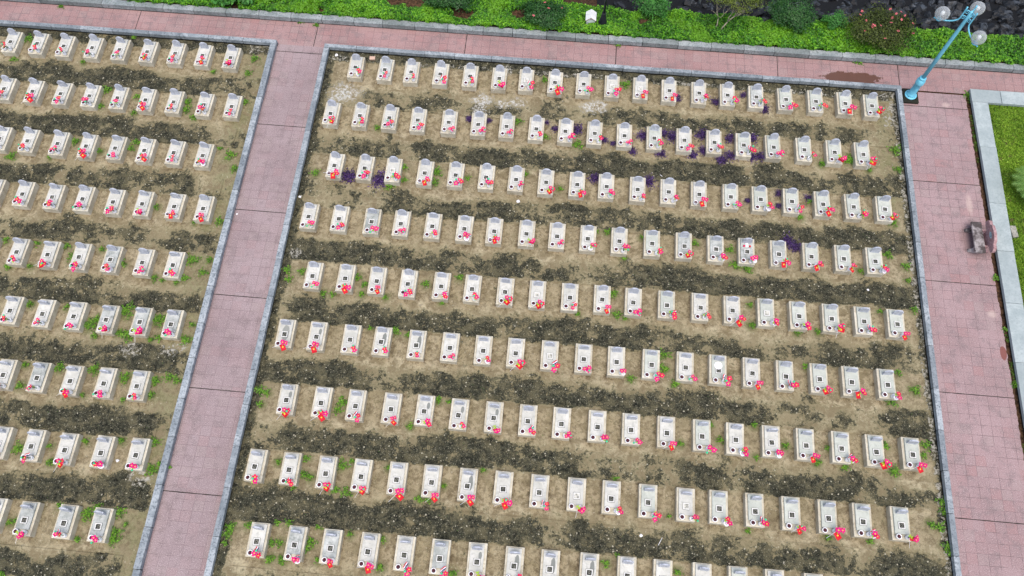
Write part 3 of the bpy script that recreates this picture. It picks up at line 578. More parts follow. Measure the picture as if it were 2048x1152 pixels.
# ---------------------------------------------------------------- kerbs
def kerb(name, p0, p1, width_in, top, mats, seg=1.55, foot=.05, z0=-.07, bev=.012):
    """a low wall from p0 to p1 made of cast blocks; width_in is the signed width to the left of the direction"""
    p0, p1 = Vector(p0), Vector(p1)
    L = (p1 - p0).length; d = (p1 - p0).normalized(); nrm = Vector((-d.y, d.x))
    bm = bmesh.new(); tl_ = bm.verts.layers.float.new('tone')
    n = max(1, round(L / seg)); s = 0.0
    cuts = [0.0] + [L * (k + random.uniform(-.10, .10)) / n for k in range(1, n)] + [L]
    for a, b in zip(cuts, cuts[1:]):
        M = Matrix.Translation((p0.x + d.x * a, p0.y + d.y * a, 0)) @ Matrix(((d.x, nrm.x, 0, 0), (d.y, nrm.y, 0, 0), (0, 0, 1, 0), (0, 0, 0, 1)))
        M = M @ Matrix.Rotation(random.uniform(-.003, .003), 4, 'Z')
        w0, w1 = (0, width_in) if width_in > 0 else (width_in, 0)
        dz = random.uniform(-.008, .008)
        nv_ = len(bm.verts); jog = random.uniform(-.007, .007)
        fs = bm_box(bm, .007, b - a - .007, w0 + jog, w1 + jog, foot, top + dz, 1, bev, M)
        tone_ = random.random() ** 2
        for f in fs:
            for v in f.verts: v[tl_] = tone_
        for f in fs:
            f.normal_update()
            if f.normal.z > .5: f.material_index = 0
        bm_box(bm, 0, b - a, w0 + .035, w1 - .035, z0, foot + .004, 2, 0, M)
    return tag(put(name, to_mesh(name, bm, mats)), kind='structure')
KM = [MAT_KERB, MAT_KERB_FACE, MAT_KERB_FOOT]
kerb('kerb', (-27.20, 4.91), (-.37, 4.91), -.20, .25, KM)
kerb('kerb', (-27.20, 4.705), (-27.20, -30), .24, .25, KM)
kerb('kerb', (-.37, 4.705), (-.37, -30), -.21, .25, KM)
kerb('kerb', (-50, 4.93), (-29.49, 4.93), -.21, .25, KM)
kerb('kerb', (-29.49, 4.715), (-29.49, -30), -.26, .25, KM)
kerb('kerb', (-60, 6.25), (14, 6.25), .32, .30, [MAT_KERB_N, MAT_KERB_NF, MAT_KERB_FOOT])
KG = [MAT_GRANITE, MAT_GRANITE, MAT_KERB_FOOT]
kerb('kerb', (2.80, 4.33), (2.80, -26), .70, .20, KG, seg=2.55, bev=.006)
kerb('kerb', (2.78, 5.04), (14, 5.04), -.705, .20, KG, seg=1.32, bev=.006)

# ---------------------------------------------------------------- leaves
def leaf_mesh(name, C, N, size, tone, mat, aspect=.55, pts=4):
    """C centres, N normals, size array: one rhombic leaf each"""
    n = len(C)
    R = rng.normal(size=(n, 3)); N = N / np.linalg.norm(N, axis=1)[:, None]
    U = np.cross(N, R); U /= np.linalg.norm(U, axis=1)[:, None]; Vv = np.cross(N, U)
    s = size[:, None]
    q = np.stack([C - U * s, C - Vv * s * aspect + N * s * .15, C + U * s, C + Vv * s * aspect + N * s * .15], 1).reshape(-1, 3)
    me = bpy.data.meshes.new(name)
    me.vertices.add(4 * n); me.vertices.foreach_set('co', q.ravel().astype(np.float32))
    me.loops.add(4 * n); me.loops.foreach_set('vertex_index', np.arange(4 * n, dtype=np.int32))
    me.polygons.add(n); me.polygons.foreach_set('loop_start', (np.arange(n) * 4).astype(np.int32))
    me.update(calc_edges=True)
    at = me.attributes.new('tone', 'FLOAT', 'POINT'); at.data.foreach_set('value', np.repeat(np.clip(tone, 0, 1), 4).astype(np.float32))
    me.materials.append(mat)
    return me

def fbm(X, Y, s, seed): return lump(X, Y, s, seed)

# hedge / ground cover along the north side: mounds of small bright leaves
def hedge_area(name, x0, x1, y0, y1, dens, seed, mat, size=(.035, .080), hz=.44, thr=-.9, yvar=.25):
    r = np.random.default_rng(seed)
    n = int((x1 - x0) * (y1 - y0) * dens)
    X = x0 + (x1 - x0) * r.random(n); Y = y0 + (y1 - y0) * r.random(n)
    e = fbm(X, X * 0, 1.6, seed + 5) * yvar
    b = fbm(X, Y, 1.6, seed + 1); b2 = fbm(X, Y, 5.5, seed + 2)
    keep = (Y < y1 + e) & (Y > y0 + .05 + .04 * np.sin(X * 9)) & (b + .6 * b2 > thr)
    X, Y, b, b2 = X[keep], Y[keep], b[keep], b2[keep]; n = len(X); b3 = fbm(X, Y, 13, seed + 9)
    Z = .16 + hz * (.5 + .32 * b + .34 * b2 + .22 * b3) * np.clip((Y - y0) / .35 + .45, 0, 1) + (r.random(n) - .75) * .16
    Z = np.maximum(Z, .13)
    over = (Y < y0 + .14) & (Z < .42)
    Z[over] += .10
    N = np.stack([(r.random(n) - .5) * 1.5, (r.random(n) - .5) * 1.5 - .15, np.ones(n)], 1)
    sz = size[0] + (size[1] - size[0]) * r.random(n)
    tone = .48 + .20 * b + .12 * b2 + .16 * b3 + (r.random(n) - .5) * .75
    return leaf_mesh(name, np.stack([X, Y, Z], 1), N, sz, tone, mat)
tag(put('ground_cover', hedge_area('ground_cover', -16.2, 12, 6.50, 8.25, 1150, 11, MAT_HEDGE, thr=-1.2)), kind='stuff')
tag(put('ground_cover', hedge_area('ground_cover', -34.2, -16.2, 6.50, 8.6, 1250, 12, MAT_HEDGE, thr=-.60, size=(.04, .08))), kind='stuff')
tag(put('ground_cover', hedge_area('ground_cover', -52, -34.2, 6.48, 7.6, 1000, 13, MAT_HEDGE, thr=-.55, size=(.04, .08))), kind='stuff')

# weeds in the plots: ground cover
C = []; S = []; T = []
for (x, y, r0) in WEEDS:
    r0 *= 1.12
    m = int(120 * (r0 / .15) ** 2 * .62) + 14
    for _ in range(m):
        a = random.random() * 6.283; q = random.random() ** .75 * r0 * (1.15 + .45 * math.sin(3 * a + x) + .3 * math.sin(7 * a + 5 * y))
        C.append((x + q * math.cos(a), y + q * math.sin(a) * .9, .015 + .075 * (1 - q / (r0 * 1.4)) * random.random() + .01)); S.append(random.uniform(.020, .046)); T.append(random.random() ** .8)
for _ in range(5200):     # thin seedlings and threads scattered over both plots
    if random.random() < .3: x = random.uniform(-43, -29.9)
    else: x = random.uniform(-26.8, -.7)
    y = random.uniform(-20, 4.4)
    cl = mnoise.noise(Vector((x * .8, y * .8, 3)))
    if cl < .08: continue
    C.append((x, y, .015 + random.random() * .02)); S.append(random.uniform(.008, .020)); T.append(random.random() * .55)
for _ in range(2600):      # weeds along the gap beside the pale kerb
    y = random.uniform(-19, 4.8)
    if mnoise.noise(Vector((.3, y * 1.3, 9))) < -.02: continue
    C.append((random.gauss(2.73, .045), y, -.03 + random.random() * .08)); S.append(random.uniform(.012, .028)); T.append(random.random() * .75)
C = np.array(C); N = np.stack([rng.random(len(C)) - .5, rng.random(len(C)) - .5, np.full(len(C), .9)], 1)
tag(put('weeds', leaf_mesh('weeds', C, N, np.array(S), np.array(T), MAT_WEED)), kind='stuff')

# lawn inside the pale kerb
tag(put('lawn', strip_mesh('lawn', 3.50, 14, -26, 4.335, .03, MAT_LAWN)), kind='structure')
n = 46000
X = 3.5 + 3.6 * rng.random(n); Y = -12 + 16.3 * rng.random(n)
b = fbm(X, Y, 2.2, 31); keep = b + .5 * (rng.random(n) - .5) > -.75
X, Y, b = X[keep], Y[keep], b[keep]; n = len(X)
N = np.stack([rng.normal(size=n), rng.normal(size=n), np.full(n, .75)], 1)
tag(put('grass', leaf_mesh('grass', np.stack([X, Y, .05 + .05 * rng.random(n)], 1), N, .03 + .05 * rng.random(n), .42 + .45 * b + .6 * (rng.random(n) - .5), MAT_GRASS, .2)), kind='stuff')

# ---------------------------------------------------------------- rock slope behind the hedge
bm = bmesh.new()
tl = bm.verts.layers.float.new('tone')
r = random.Random(5)
for i in range(620):
    x = r.uniform(-13.5, 10); y = r.uniform(8.15, 13.5)
    s = r.uniform(.13, .34)
    z = prof(y) + r.uniform(-.05, .10)
    M = Matrix.Translation((x, y, z)) @ Matrix.Rotation(r.uniform(0, 6.28), 4, (r.random(), r.random(), r.random() + .01)) @ Matrix.Diagonal((s * r.uniform(.8, 1.5), s * r.uniform(.7, 1.2), s * r.uniform(.5, .9), 1))
    g = bmesh.ops.create_icosphere(bm, subdivisions=1, radius=1.0, matrix=M)
    t = r.random() ** 1.6
    for v in g['verts']:
        v.co += Vector((r.uniform(-1, 1), r.uniform(-1, 1), r.uniform(-1, 1))) * s * .22; v[tl] = t
tag(put('rock_rubble', to_mesh('rock_rubble', bm, MAT_ROCK)), kind='stuff')

# ---------------------------------------------------------------- shrubs
def crown_mesh(name, cx, cy, cz, rx, ry, rz, n, size, mat, seed, hollow=.55, clumps=26, bias=0.0):
    r = np.random.default_rng(seed)
    # leaf clumps scattered through an uneven ellipsoid
    A = r.normal(size=(clumps, 3)); A /= np.linalg.norm(A, axis=1)[:, None]
    A[:, 2] = np.abs(A[:, 2]) * .95 - .12
    rad = hollow + (1 - hollow) * r.random(clumps)
    K = A * rad[:, None]
    idx = r.integers(0, clumps, n)
    P = K[idx] + r.normal(size=(n, 3)) * .17
    C = np.stack([cx + P[:, 0] * rx, cy + P[:, 1] * ry, cz + P[:, 2] * rz], 1)
    N = P + np.array([0, 0, .8]) + r.normal(size=(n, 3)) * .55
    ct = r.random(clumps)
    tone = bias + .25 + .45 * ct[idx] + (r.random(n) - .5) * .5
    return leaf_mesh(name, C, N, size[0] + (size[1] - size[0]) * r.random(n), tone, mat)

def shrub(name, label, cat, x, y, rx, ry, h, n, size, mat, seed, stems=5, blossoms=0, blossom_mat=None, clumps=26, group=None, bias=0.0):
    z0 = prof(y)
    e = bpy.data.objects.new(name, None); COL.objects.link(e); e.location = (x, y, z0)
    tag(e, label, cat, group)
    rr = random.Random(seed)
    bm = bmesh.new()
    for _ in range(stems):
        a = rr.uniform(0, 6.28); q = rr.uniform(.25, .65)
        tip = Vector((math.cos(a) * rx * q, math.sin(a) * ry * q, h * rr.uniform(.55, .85)))
        mid = tip * .5 + Vector((rr.uniform(-.08, .08), rr.uniform(-.08, .08), h * .08))
        bm_tube(bm, [(0, 0, 0), mid, tip], [.03, .02, .008], 6)
    put('stem', to_mesh('stem', bm, MAT_BARK), e)
    put('crown', crown_mesh('crown', 0, 0, h * .55, rx, ry, h * .48, n, size, mat, seed, clumps=clumps, bias=bias), e)
    if blossoms:
        for _ in range(blossoms):
            a = rr.uniform(0, 6.28); q = math.sqrt(rr.random()) * .95
            zz = h * .55 + h * .5 * math.sqrt(max(0, 1 - q * q)) * rr.uniform(.8, 1.05)
            put('blossom', blossom_mat, e, (math.cos(a) * rx * q, math.sin(a) * ry * q, zz), (rr.uniform(-.5, .5), rr.uniform(-.5, .5), rr.uniform(0, 6)))
    return e
MAT_BLOSSOM = plain('salmon_pink_blossom', (.72, .17, .20), .6, .3, .3, 30)
bm = bmesh.new()
for k in range(5):
    a = k * 1.2566
    q = [bm.verts.new(v) for v in ((0, 0, 0), (math.cos(a - .5) * .05, math.sin(a - .5) * .05, .02), (math.cos(a) * .075, math.sin(a) * .075, .01), (math.cos(a + .5) * .05, math.sin(a + .5) * .05, .02))]
    bm.faces.new(q)
ME_BLOSSOM = to_mesh('blossom', bm, MAT_BLOSSOM)
shrub('flowering_shrub', 'large dark olive shrub with scattered salmon pink blossoms left of the blue lamp post', 'shrub', -1.25, 7.55, 1.55, 1.15, 1.35, 9000, (.03, .055), MAT_OLIVE, 41, 8, 20, ME_BLOSSOM, clumps=60, bias=-.05)
shrub('shrub', 'dense dark green round shrub in front of the rocks, left of the blossoming shrub', 'shrub', -5.35, 8.35, 1.05, .95, 1.25, 6500, (.03, .05), MAT_DARKLEAF, 42, 5, clumps=46, bias=.1)
shrub('shrub', 'small green shrub among the rocks beside the blossoming shrub', 'shrub', -3.25, 8.15, .55, .5, .8, 2200, (.03, .05), MAT_BROADLEAF, 43, 4, clumps=20, bias=-.1)
shrub('shrub', 'dark shrub with one red bloom left of the small white box', 'shrub', -17.0, 7.25, 1.0, .8, .95, 5200, (.03, .06), MAT_DARKLEAF, 44, 5, 4, ME_BLOSSOM, clumps=36)
shrub('shrub', 'dark bushy shrub at the top edge between the two leafy hedge stretches', 'shrub', -21.6, 7.9, 1.3, .7, 1.0, 5200, (.035, .06), MAT_DARKLEAF, 45, 6, clumps=36, bias=.08)
shrub('shrub', 'mid green shrub behind the black lamp post base', 'shrub', -11.9, 8.35, .8, .6, .9, 3000, (.035, .06), MAT_BROADLEAF, 46, 4, clumps=24, bias=-.15)
shrub('shrub', 'green shrub of long compound leaves leaning over the kerb near the top left', 'shrub', -31.9, 7.05, 1.0, .55, .75, 1500, (.07, .13), MAT_BROADLEAF, 47, 6, clumps=18)
# bare-branched small tree with an airy olive crown
def open_tree(x, y):
    e = bpy.data.objects.new('small_tree', None); COL.objects.link(e); e.location = (x, y, prof(y))
    tag(e, 'small airy tree with pale bare forked branches showing through olive leaves', 'tree')
    bm = bmesh.new(); rr = random.Random(3)
    def grow(p, d, L, r0, lvl):
        q = p + d * L * .5 + Vector((rr.uniform(-.04, .04), rr.uniform(-.04, .04), 0)); t = p + d * L
        bm_tube(bm, [p, q, t], [r0, r0 * .85, r0 * .65], 6)
        if lvl:
            for _ in range(3 if lvl > 1 else 2):
                nd = (d + Vector((rr.uniform(-.6, .6), rr.uniform(-.5, .5), rr.uniform(-.1, .4)))).normalized(); grow(t, nd, L * rr.uniform(.6, .8), r0 * .6, lvl - 1)
    grow(Vector((0, 0, 0)), Vector((.35, .10, .93)).normalized(), .7, .040, 3)
    grow(Vector((-.22, .12, 0)), Vector((.05, .2, .95)).normalized(), .65, .030, 3)
    put('trunk', to_mesh('trunk', bm, MAT_BARK), e)
    put('crown', crown_mesh('crown', .35, .6, 1.65, 1.15, .75, .55, 5200, (.025, .045), MAT_OLIVE, 48, .5, 46, .2), e)
open_tree(-8.65, 7.35)

# ---------------------------------------------------------------- palm beside the bench
e = bpy.data.objects.new('palm', None); COL.objects.link(e); e.location = (4.82, -.30, .03)
tag(e, 'palm with fine pointed fronds reaching in over the lawn at the right edge', 'palm')
bm = bmesh.new(); bm_lathe(bm, [(.16, 0), (.19, .15), (.15, .4), (.08, .52)], 12)
put('trunk', to_mesh('trunk', bm, MAT_BARK), e)
for kf in range(22):
    a = kf * 2.39996; el = .35 + .5 * ((kf * 7) % 5) / 5; L = 1.15 + .25 * ((kf * 3) % 4) / 4
    C = []; N = []; S = []
    bm = bmesh.new(); tl = bm.verts.layers.float.new('tone')
    sp = []
    for s in np.linspace(0, 1, 12):
        rr = L * s; zz = .5 + rr * math.sin(el) * (1 - .75 * s); sp.append(Vector((math.cos(a) * rr * math.cos(el * .4), math.sin(a) * rr * math.cos(el * .4), zz)))
    bm_tube(bm, sp, [.014 * (1 - .8 * i / 11) for i in range(12)], 5)
    side = Vector((-math.sin(a), math.cos(a), 0))
    for i in range(1, 48):
        s = i / 48 * 11; j = min(int(s), 10); p = sp[j].lerp(sp[j + 1], s - j); d = (sp[j + 1] - sp[j]).normalized()
        ll = .34 * math.sin(math.pi * min(1, .12 + .9 * i / 48)) ** .7 + .04
        for sg in (-1, 1):
            t = p + (side * sg * .8 + d * .7).normalized() * ll + Vector((0, 0, -.04))
            w = d * .011
            f = bm.faces.new([bm.verts.new(p - w), bm.verts.new(p + w), bm.verts.new(t)])
            for v in f.verts: v[tl] = .35 + .6 * ((i * 37 + kf * 11) % 10) / 10
    put('frond', to_mesh('frond', bm, MAT_PALM), e)

# ---------------------------------------------------------------- purple plants
def ordinal(n):
    return ['first', 'second', 'third', 'fourth', 'fifth', 'sixth', 'seventh', 'eighth', 'ninth', 'tenth', 'eleventh', 'twelfth', 'thirteenth', 'fourteenth', 'fifteenth', 'sixteenth', 'seventeenth', 'eighteenth', 'nineteenth'][n - 1]
def where(side, i, j, ntot):
    """words for tomb j (0-based from left) of row i (0-based from the top)"""
    if side == 'R':
        if j == ntot - 1 and i < 8: return 'last tomb on the right, %s row, right plot' % ordinal(i + 1)
        return '%s tomb from left, %s row, right plot' % (ordinal(j + 1), ordinal(i + 1))
    m = ntot - j
    if m == 1: return 'tomb nearest the path, %s row, left plot' % ordinal(i + 1)
    return '%s tomb from the path, %s row, left plot' % (ordinal(m), ordinal(i + 1))

def purple_mesh(seed):
    r = np.random.default_rng(seed); n = 380
    P = r.normal(size=(n, 3)) * np.array([.45, .45, .28]); P[:, 2] = np.abs(P[:, 2]) + .05
    P[:, 0] *= 1 + .3 * np.sin(seed); 
    N = np.stack([r.normal(size=n) * .7, r.normal(size=n) * .7, np.ones(n)], 1)
    return leaf_mesh('purple_leaves', P, N, .10 + .12 * r.random(n), r.random(n) ** .9, MAT_PURPLE, .32)
PM = [purple_mesh(s) for s in (1, 2, 3)]
seen = {}
for q, (x, y, r0) in enumerate(PURPLE):
    best = None
    for i, (ry, xs_, _) in enumerate(RIGHT_ROWS):
        for j, tx in enumerate(xs_):
            d = math.hypot(x - tx, y - (ry + .6))
            if best is None or d < best[0]: best = (d, i, j, tx, ry)
    _, i, j, tx, ry = best
    sd = ('right' if x > tx else 'left') if abs(x - tx) > .3 else 'front'
    vert = 'upper ' if y > ry + .75 else ('lower ' if y < ry + .35 else '')
    o = put('purple_plant', PM[q % 3], None, (x, y, -.02), (0, 0, q * 1.3), (r0 * 1.35, r0 * 1.35, r0 * 1.2))
    lab = 'dark purple leafy plant %s%s of %s' % (vert, sd, where('R', i, j, len(RIGHT_ROWS[i][1])))
    if lab in seen: lab = lab.replace('dark purple leafy plant', 'smaller purple leafy clump')
    seen[lab] = 1
    tag(o, lab, 'plant', 'purple plants beside the tombs')

# ---------------------------------------------------------------- tomb meshes (origin: middle of the front bottom edge, +y towards the head)
HB = .28
bm = bmesh.new()
fs = bm_box(bm, -.335, .335, 0, 1.20, -.06, HB, 0, .012)
for f in fs:
    f.normal_update()
    if f.normal.z > .8: f.material_index = 1
ME_BASE = to_mesh('base', bm, [MAT_BASE, MAT_BASE_TOP])
def slab_mesh(mat):
    bm = bmesh.new(); bm_box(bm, -.25, .25, .215, 1.150, HB - .004, HB + .075, 0, .007); return to_mesh('slab', bm, mat)
SLABS = {'w': slab_mesh(MAT_SLAB), 'g': slab_mesh(MAT_SLAB_G), 'd': slab_mesh(MAT_SLAB_D), '1': slab_mesh(MAT_STAIN[0]), '2': slab_mesh(MAT_STAIN[1]), '3': slab_mesh(MAT_STAIN[2])}
# headstone: rounded top between small shoulders, origin at its foot
bm = bmesh.new()
out = [(-.155, 0), (.155, 0), (.160, .195), (.150, .212), (.122, .222)]
out += [(.118 * math.cos(a), .226 + .052 * math.sin(a)) for a in np.linspace(.25, math.pi - .25, 9)]
out += [(-.122, .222), (-.150, .212), (-.160, .195)]
fr = [bm.verts.new((x, -.022, z)) for x, z in out]; bk = [bm.verts.new((x, .022, z)) for x, z in out]
bm.faces.new(fr); bm.faces.new(bk[::-1])
for a in range(len(out)):
    b = (a + 1) % len(out); bm.faces.new((fr[b], fr[a], bk[a], bk[b]))
ME_HEAD = to_mesh('headstone', bm, MAT_STONE)
bm = bmesh.new()
for (x0, x1, y0, y1) in ((-.118, .118, -.118, -.086), (-.118, .118, .086, .118), (-.118, -.086, -.0855, .0855), (.086, .118, -.0855, .0855)):
    bm_box(bm, x0, x1, y0, y1, -.01, .024, 0, .003)
bm_box(bm, -.130, .130, -.130, .130, -.008, .0025, 1)
ME_RIM = to_mesh('square_rim', bm, [MAT_RIM, MAT_JOINT])
def inset(m):
    bm = bmesh.new(); bm_box(bm, -.0865, .0865, -.0865, .0865, -.01, .007, 0); return to_mesh('dark_inset', bm, m)
ME_INS, ME_INS_L = inset(MAT_INSET), inset(MAT_INSET_L)
bm = bmesh.new()
bm_lathe(bm, [(.060, 0), (.078, .03), (.084, .085), (.080, .12), (.088, .135), (.088, .145), (.066, .145), (.064, .122)], 20, 0, cap=False)
bm.faces.new([bm.verts.new((.060 * math.cos(-k * math.pi / 10), .060 * math.sin(-k * math.pi / 10), .001)) for k in range(20)])
ME_POT = to_mesh('incense_pot', bm, MAT_CHINA, False)
bm = bmesh.new()
bm_lathe(bm, [(.064, .10), (.0645, .120), (.04, .127), (.012, .131)], 20, 0)
rr = random.Random(9)
for _ in range(14):
    a = rr.uniform(0, 6.28); q = rr.uniform(0, .045); L = rr.uniform(.03, .11)
    p = Vector((q * math.cos(a), q * math.sin(a), .12)); bm_tube(bm, [p, p + Vector((rr.uniform(-.03, .03), rr.uniform(-.03, .03), L))], .003, 4, 1)
ME_ASH = to_mesh('incense_ash', bm, [MAT_ASH, MAT_STICK])
bm = bmesh.new()
bm_lathe(bm, [(.045, 0), (.066, .03), (.070, .085), (.050, .130), (.047, .145), (.066, .170), (.058, .170), (.042, .145), (.03, .12)], 20, 0)
ME_VASE = to_mesh('flower_vase', bm, MAT_CHINA)

# ---------------------------------------------------------------- bouquet pieces
def flower(rad, petals, mat, seed):
    rr = random.Random(seed); bm = bmesh.new()
    for layer, (q, zz) in enumerate(((1.0, 0), (.68, .014))):
        for k in range(petals):
            a = k * 2 * math.pi / petals + layer * .5 + rr.uniform(-.08, .08); w = math.pi / petals * .92; R_ = rad * q * rr.uniform(.9, 1.08)
            pts = [(0, 0, zz)] + [(R_ * s * math.cos(a + t * w), R_ * s * math.sin(a + t * w), zz + dz) for s, t, dz in ((.6, -1, .012), (.95, -.55, .020), (1.02, 0, .006), (.95, .55, .020), (.6, 1, .012))]
            bm.faces.new([bm.verts.new(p) for p in pts]).material_index = 0
    g = bm_lathe(bm, [(.019, .012), (.019, .026), (.010, .032)], 9, 1)
    return to_mesh('flower', bm, [mat, MAT_GOLD])
FLW = [flower(.088, 5, MAT_PINK, 1), flower(.080, 6, MAT_PINK, 2), flower(.082, 5, MAT_ROSE, 3)]
def leafset(seed):
    rr = random.Random(seed); bm = bmesh.new()
    for k in range(5):
        a = rr.uniform(0, 6.28); L = rr.uniform(.06, .10)
        d = Vector((math.cos(a), math.sin(a), rr.uniform(-.1, .3))); s = Vector((-math.sin(a), math.cos(a), 0))
        bm.faces.new([bm.verts.new(v) for v in (Vector((0, 0, 0)), d * L * .5 + s * .024, d * L, d * L * .5 - s * .024)])
    return to_mesh('leaves', bm, MAT_LIME)
LVS = [leafset(1), leafset(2)]
bm = bmesh.new(); bm_lathe(bm, [(.010, 0), (.030, .015), (.034, .035), (.022, .055), (.006, .062)], 10); ME_BUD = to_mesh('bud', bm, MAT_MINT)
def flag_mesh():
    bm = bmesh.new(); n = 8; g = {}
    wave = lambda x, y: .016 * math.sin(x * 30) + .008 * math.sin(y * 25 + x * 10)
    for i in range(n + 1):
        for j in range(5): x = i / n * .21; y = j / 4 * .145 - .0725; g[i, j] = bm.verts.new((x, y, wave(x, y)))
    for i in range(n):
        for j in range(4): bm.faces.new((g[i, j], g[i + 1, j], g[i + 1, j + 1], g[i, j + 1]))
    cx, cy = .10, 0
    for sgn in (1, -1):
        pts = []
        for k in range(10):
            a = math.pi / 2 + k * math.pi / 5; R_ = .036 if k % 2 == 0 else .0145
            x, y = cx + R_ * math.cos(a), cy + R_ * math.sin(a); pts.append((x, y, wave(x, y) + .004 * sgn))
        cv = bm.verts.new((cx, cy, wave(cx, cy) + .004 * sgn)); vs = [bm.verts.new(p) for p in pts]
        for k in range(10): bm.faces.new((cv, vs[k], vs[(k + 1) % 10])).material_index = 1
    bm_tube(bm, [(-.004, -.30, -.02), (-.002, .085, .004)], .004, 5, 2)
    return to_mesh('star_flag', bm, [MAT_RED, MAT_GOLD, MAT_WHITE])
ME_FLAG = flag_mesh()
def ribbon_mesh():
    bm = bmesh.new(); g = {}
    for i in range(9):
        for j in range(4):
            x = i / 8 * .17; y = (j / 3 - .5) * .085 * (1 - .3 * abs(i / 8 - .5)); g[i, j] = bm.verts.new((x, y, .025 * math.sin(i * .9) + .01 * j))
    for i in range(8):
        for j in range(3): bm.faces.new((g[i, j], g[i + 1, j], g[i + 1, j + 1], g[i, j + 1])).material_index = (0, 1, 2)[j]
    return to_mesh('ribbon', bm, [MAT_NAVY, MAT_WHITE, MAT_RED])
ME_RIB = ribbon_mesh()
bm = bmesh.new(); bm_lathe(bm, [(.018, 0), (.04, .07), (.065, .13), (.085, .165), (.070, .175), (.05, .14), (.02, .06)], 9, 0, cap=False)
for v in bm.verts: v.co.x += .012 * math.sin(v.co.z * 60 + v.co.y * 40)
ME_WRAP = to_mesh('paper_wrapping', bm, MAT_WHITE)

def bouquet_layout(kind, seed):
    rr = random.Random(seed); L = []; heads = []
    n = {'p': 3, 'f': 2, 'n': 2, 'w': 2}[kind]
    if kind == 'p' and rr.random() < .5: n = 2
    a0 = rr.uniform(-1.4, .6)
    for k in range(n):
        a = a0 + k * rr.uniform(1.3, 2.2); q = rr.uniform(.055, .10); z = rr.uniform(.24, .34)
        p = Vector((q * math.cos(a) + .02, q * math.sin(a) - .06, z)); heads.append(p)
        L.append(('flower', FLW[(0, 0, 1, 2)[rr.randrange(4)]], p, (rr.uniform(-.1, .55), rr.uniform(-.4, .4), rr.uniform(0, 6)), 1.0))
    p = Vector((rr.uniform(-.09, .06), rr.uniform(-.10, .03), rr.uniform(.20, .27))); heads.append(p); L.append(('leaves', LVS[rr.randrange(2)], p, (0, 0, rr.uniform(0, 6)), 1.0))
    if rr.random() < .75:
        p = Vector((rr.uniform(-.10, .12), rr.uniform(-.16, .08), rr.uniform(.30, .38))); heads.append(p); L.append(('bud', ME_BUD, p, (rr.uniform(-.4, .4), 0, 0), 1.0))
    if kind == 'f': L.append(('star_flag', ME_FLAG, Vector((-.08, -.05, .20)), (rr.uniform(-.3, .2), rr.uniform(-.35, .35), rr.uniform(-1.2, .9)), 1.0))
    if kind in 'nf' and (kind == 'n' or rr.random() < .3): L.append(('ribbon', ME_RIB, Vector((-.06, .0, .22)), (rr.uniform(-.4, .4), rr.uniform(-.3, .3), rr.uniform(-1.5, 1.5)), 1.0))
    if kind == 'w': L.append(('paper_wrapping', ME_WRAP, Vector((0, 0, .02)), (rr.uniform(.1, .5), rr.uniform(-.5, .5), 0), 1.1)); 
    if kind == 'w' and rr.random() < .4: L.append(('ribbon', ME_RIB, Vector((-.05, .02, .20)), (.3, .2, rr.uniform(-1, 1)), 1.0))
    bm = bmesh.new()
    for p in heads: bm_tube(bm, [(0, 0, -.05), (p.x * .25, p.y * .25, p.z * .45), p + Vector((0, 0, -.004))], .006, 5)
    return to_mesh('stems', bm, MAT_STEM), L
LAY = {(kd, s): bouquet_layout(kd, s * 17 + ord(kd)) for kd in 'pfnw' for s in range(5)}
KIND_WORDS = {'p': 'pink artificial flowers', 'f': 'pink flowers with red star flag', 'n': 'pink flowers with navy ribbon', 'w': 'pink flowers in white wrap'}

K_RIGHT = ['pnpnpfnfppffwpnpnff', 'fppppppppppppnnppff', 'fpnfpnpffnwwfpwnfpf', 'ppppnwffpwnpfwwfffw', 'pffpwpffnfpnnfwnfnf',
           'ffppppwfnpwppnfnffw', 'ffnfnpfnpnpfpwwfwff', 'pnffffffnfwpnwnffwf', 'nwffnnfppppppppp']
K_LEFT = ['pppppfpff', 'pfpnpfpnn', 'pnpfpfnw', 'ppnppfff', 'ppfpwpp', 'pppffn', 'fpfpp', 'fnfwn', 'pfnn']
SLAB_R = {(5, 0): '3', (5, 1): '2', (5, 3): '1', (5, 4): '1', (6, 0): '2', (6, 4): '2', (6, 5): '2', (6, 6): '2', (7, 6): '1', (8, 6): '2', (8, 7): '1', (8, 8): '1', (8, 9): '1',
          (3, 2): 'd', (3, 12): 'd', (3, 13): 'd', (3, 14): 'd', (8, 1): 'd', (8, 2): 'd', (0, 1): 'd', (3, 15): 'd', (8, 5): 'd', (0, 14): 'd'}
SLAB_L = {(8, 1): 'd', (8, 2): 'd', (8, 3): 'd', (5, 5): 'd', (5, 4): 'd', (5, 3): 'd', (6, 1): 'd', (4, 4): 'd'}
SLAB_WORDS = {'1': 'grey stain down the slab', '2': 'grey blot on the slab', '3': 'slab darkly stained', 'd': 'soiled mottled slab', 'g': 'pale greenish slab', 'w': 'clean white slab'}
PALE = {(4, 7), (7, 9), (0, 9), (0, 10), (0, 6), (4, 14), (5, 8), (7, 12), (2, 2)}

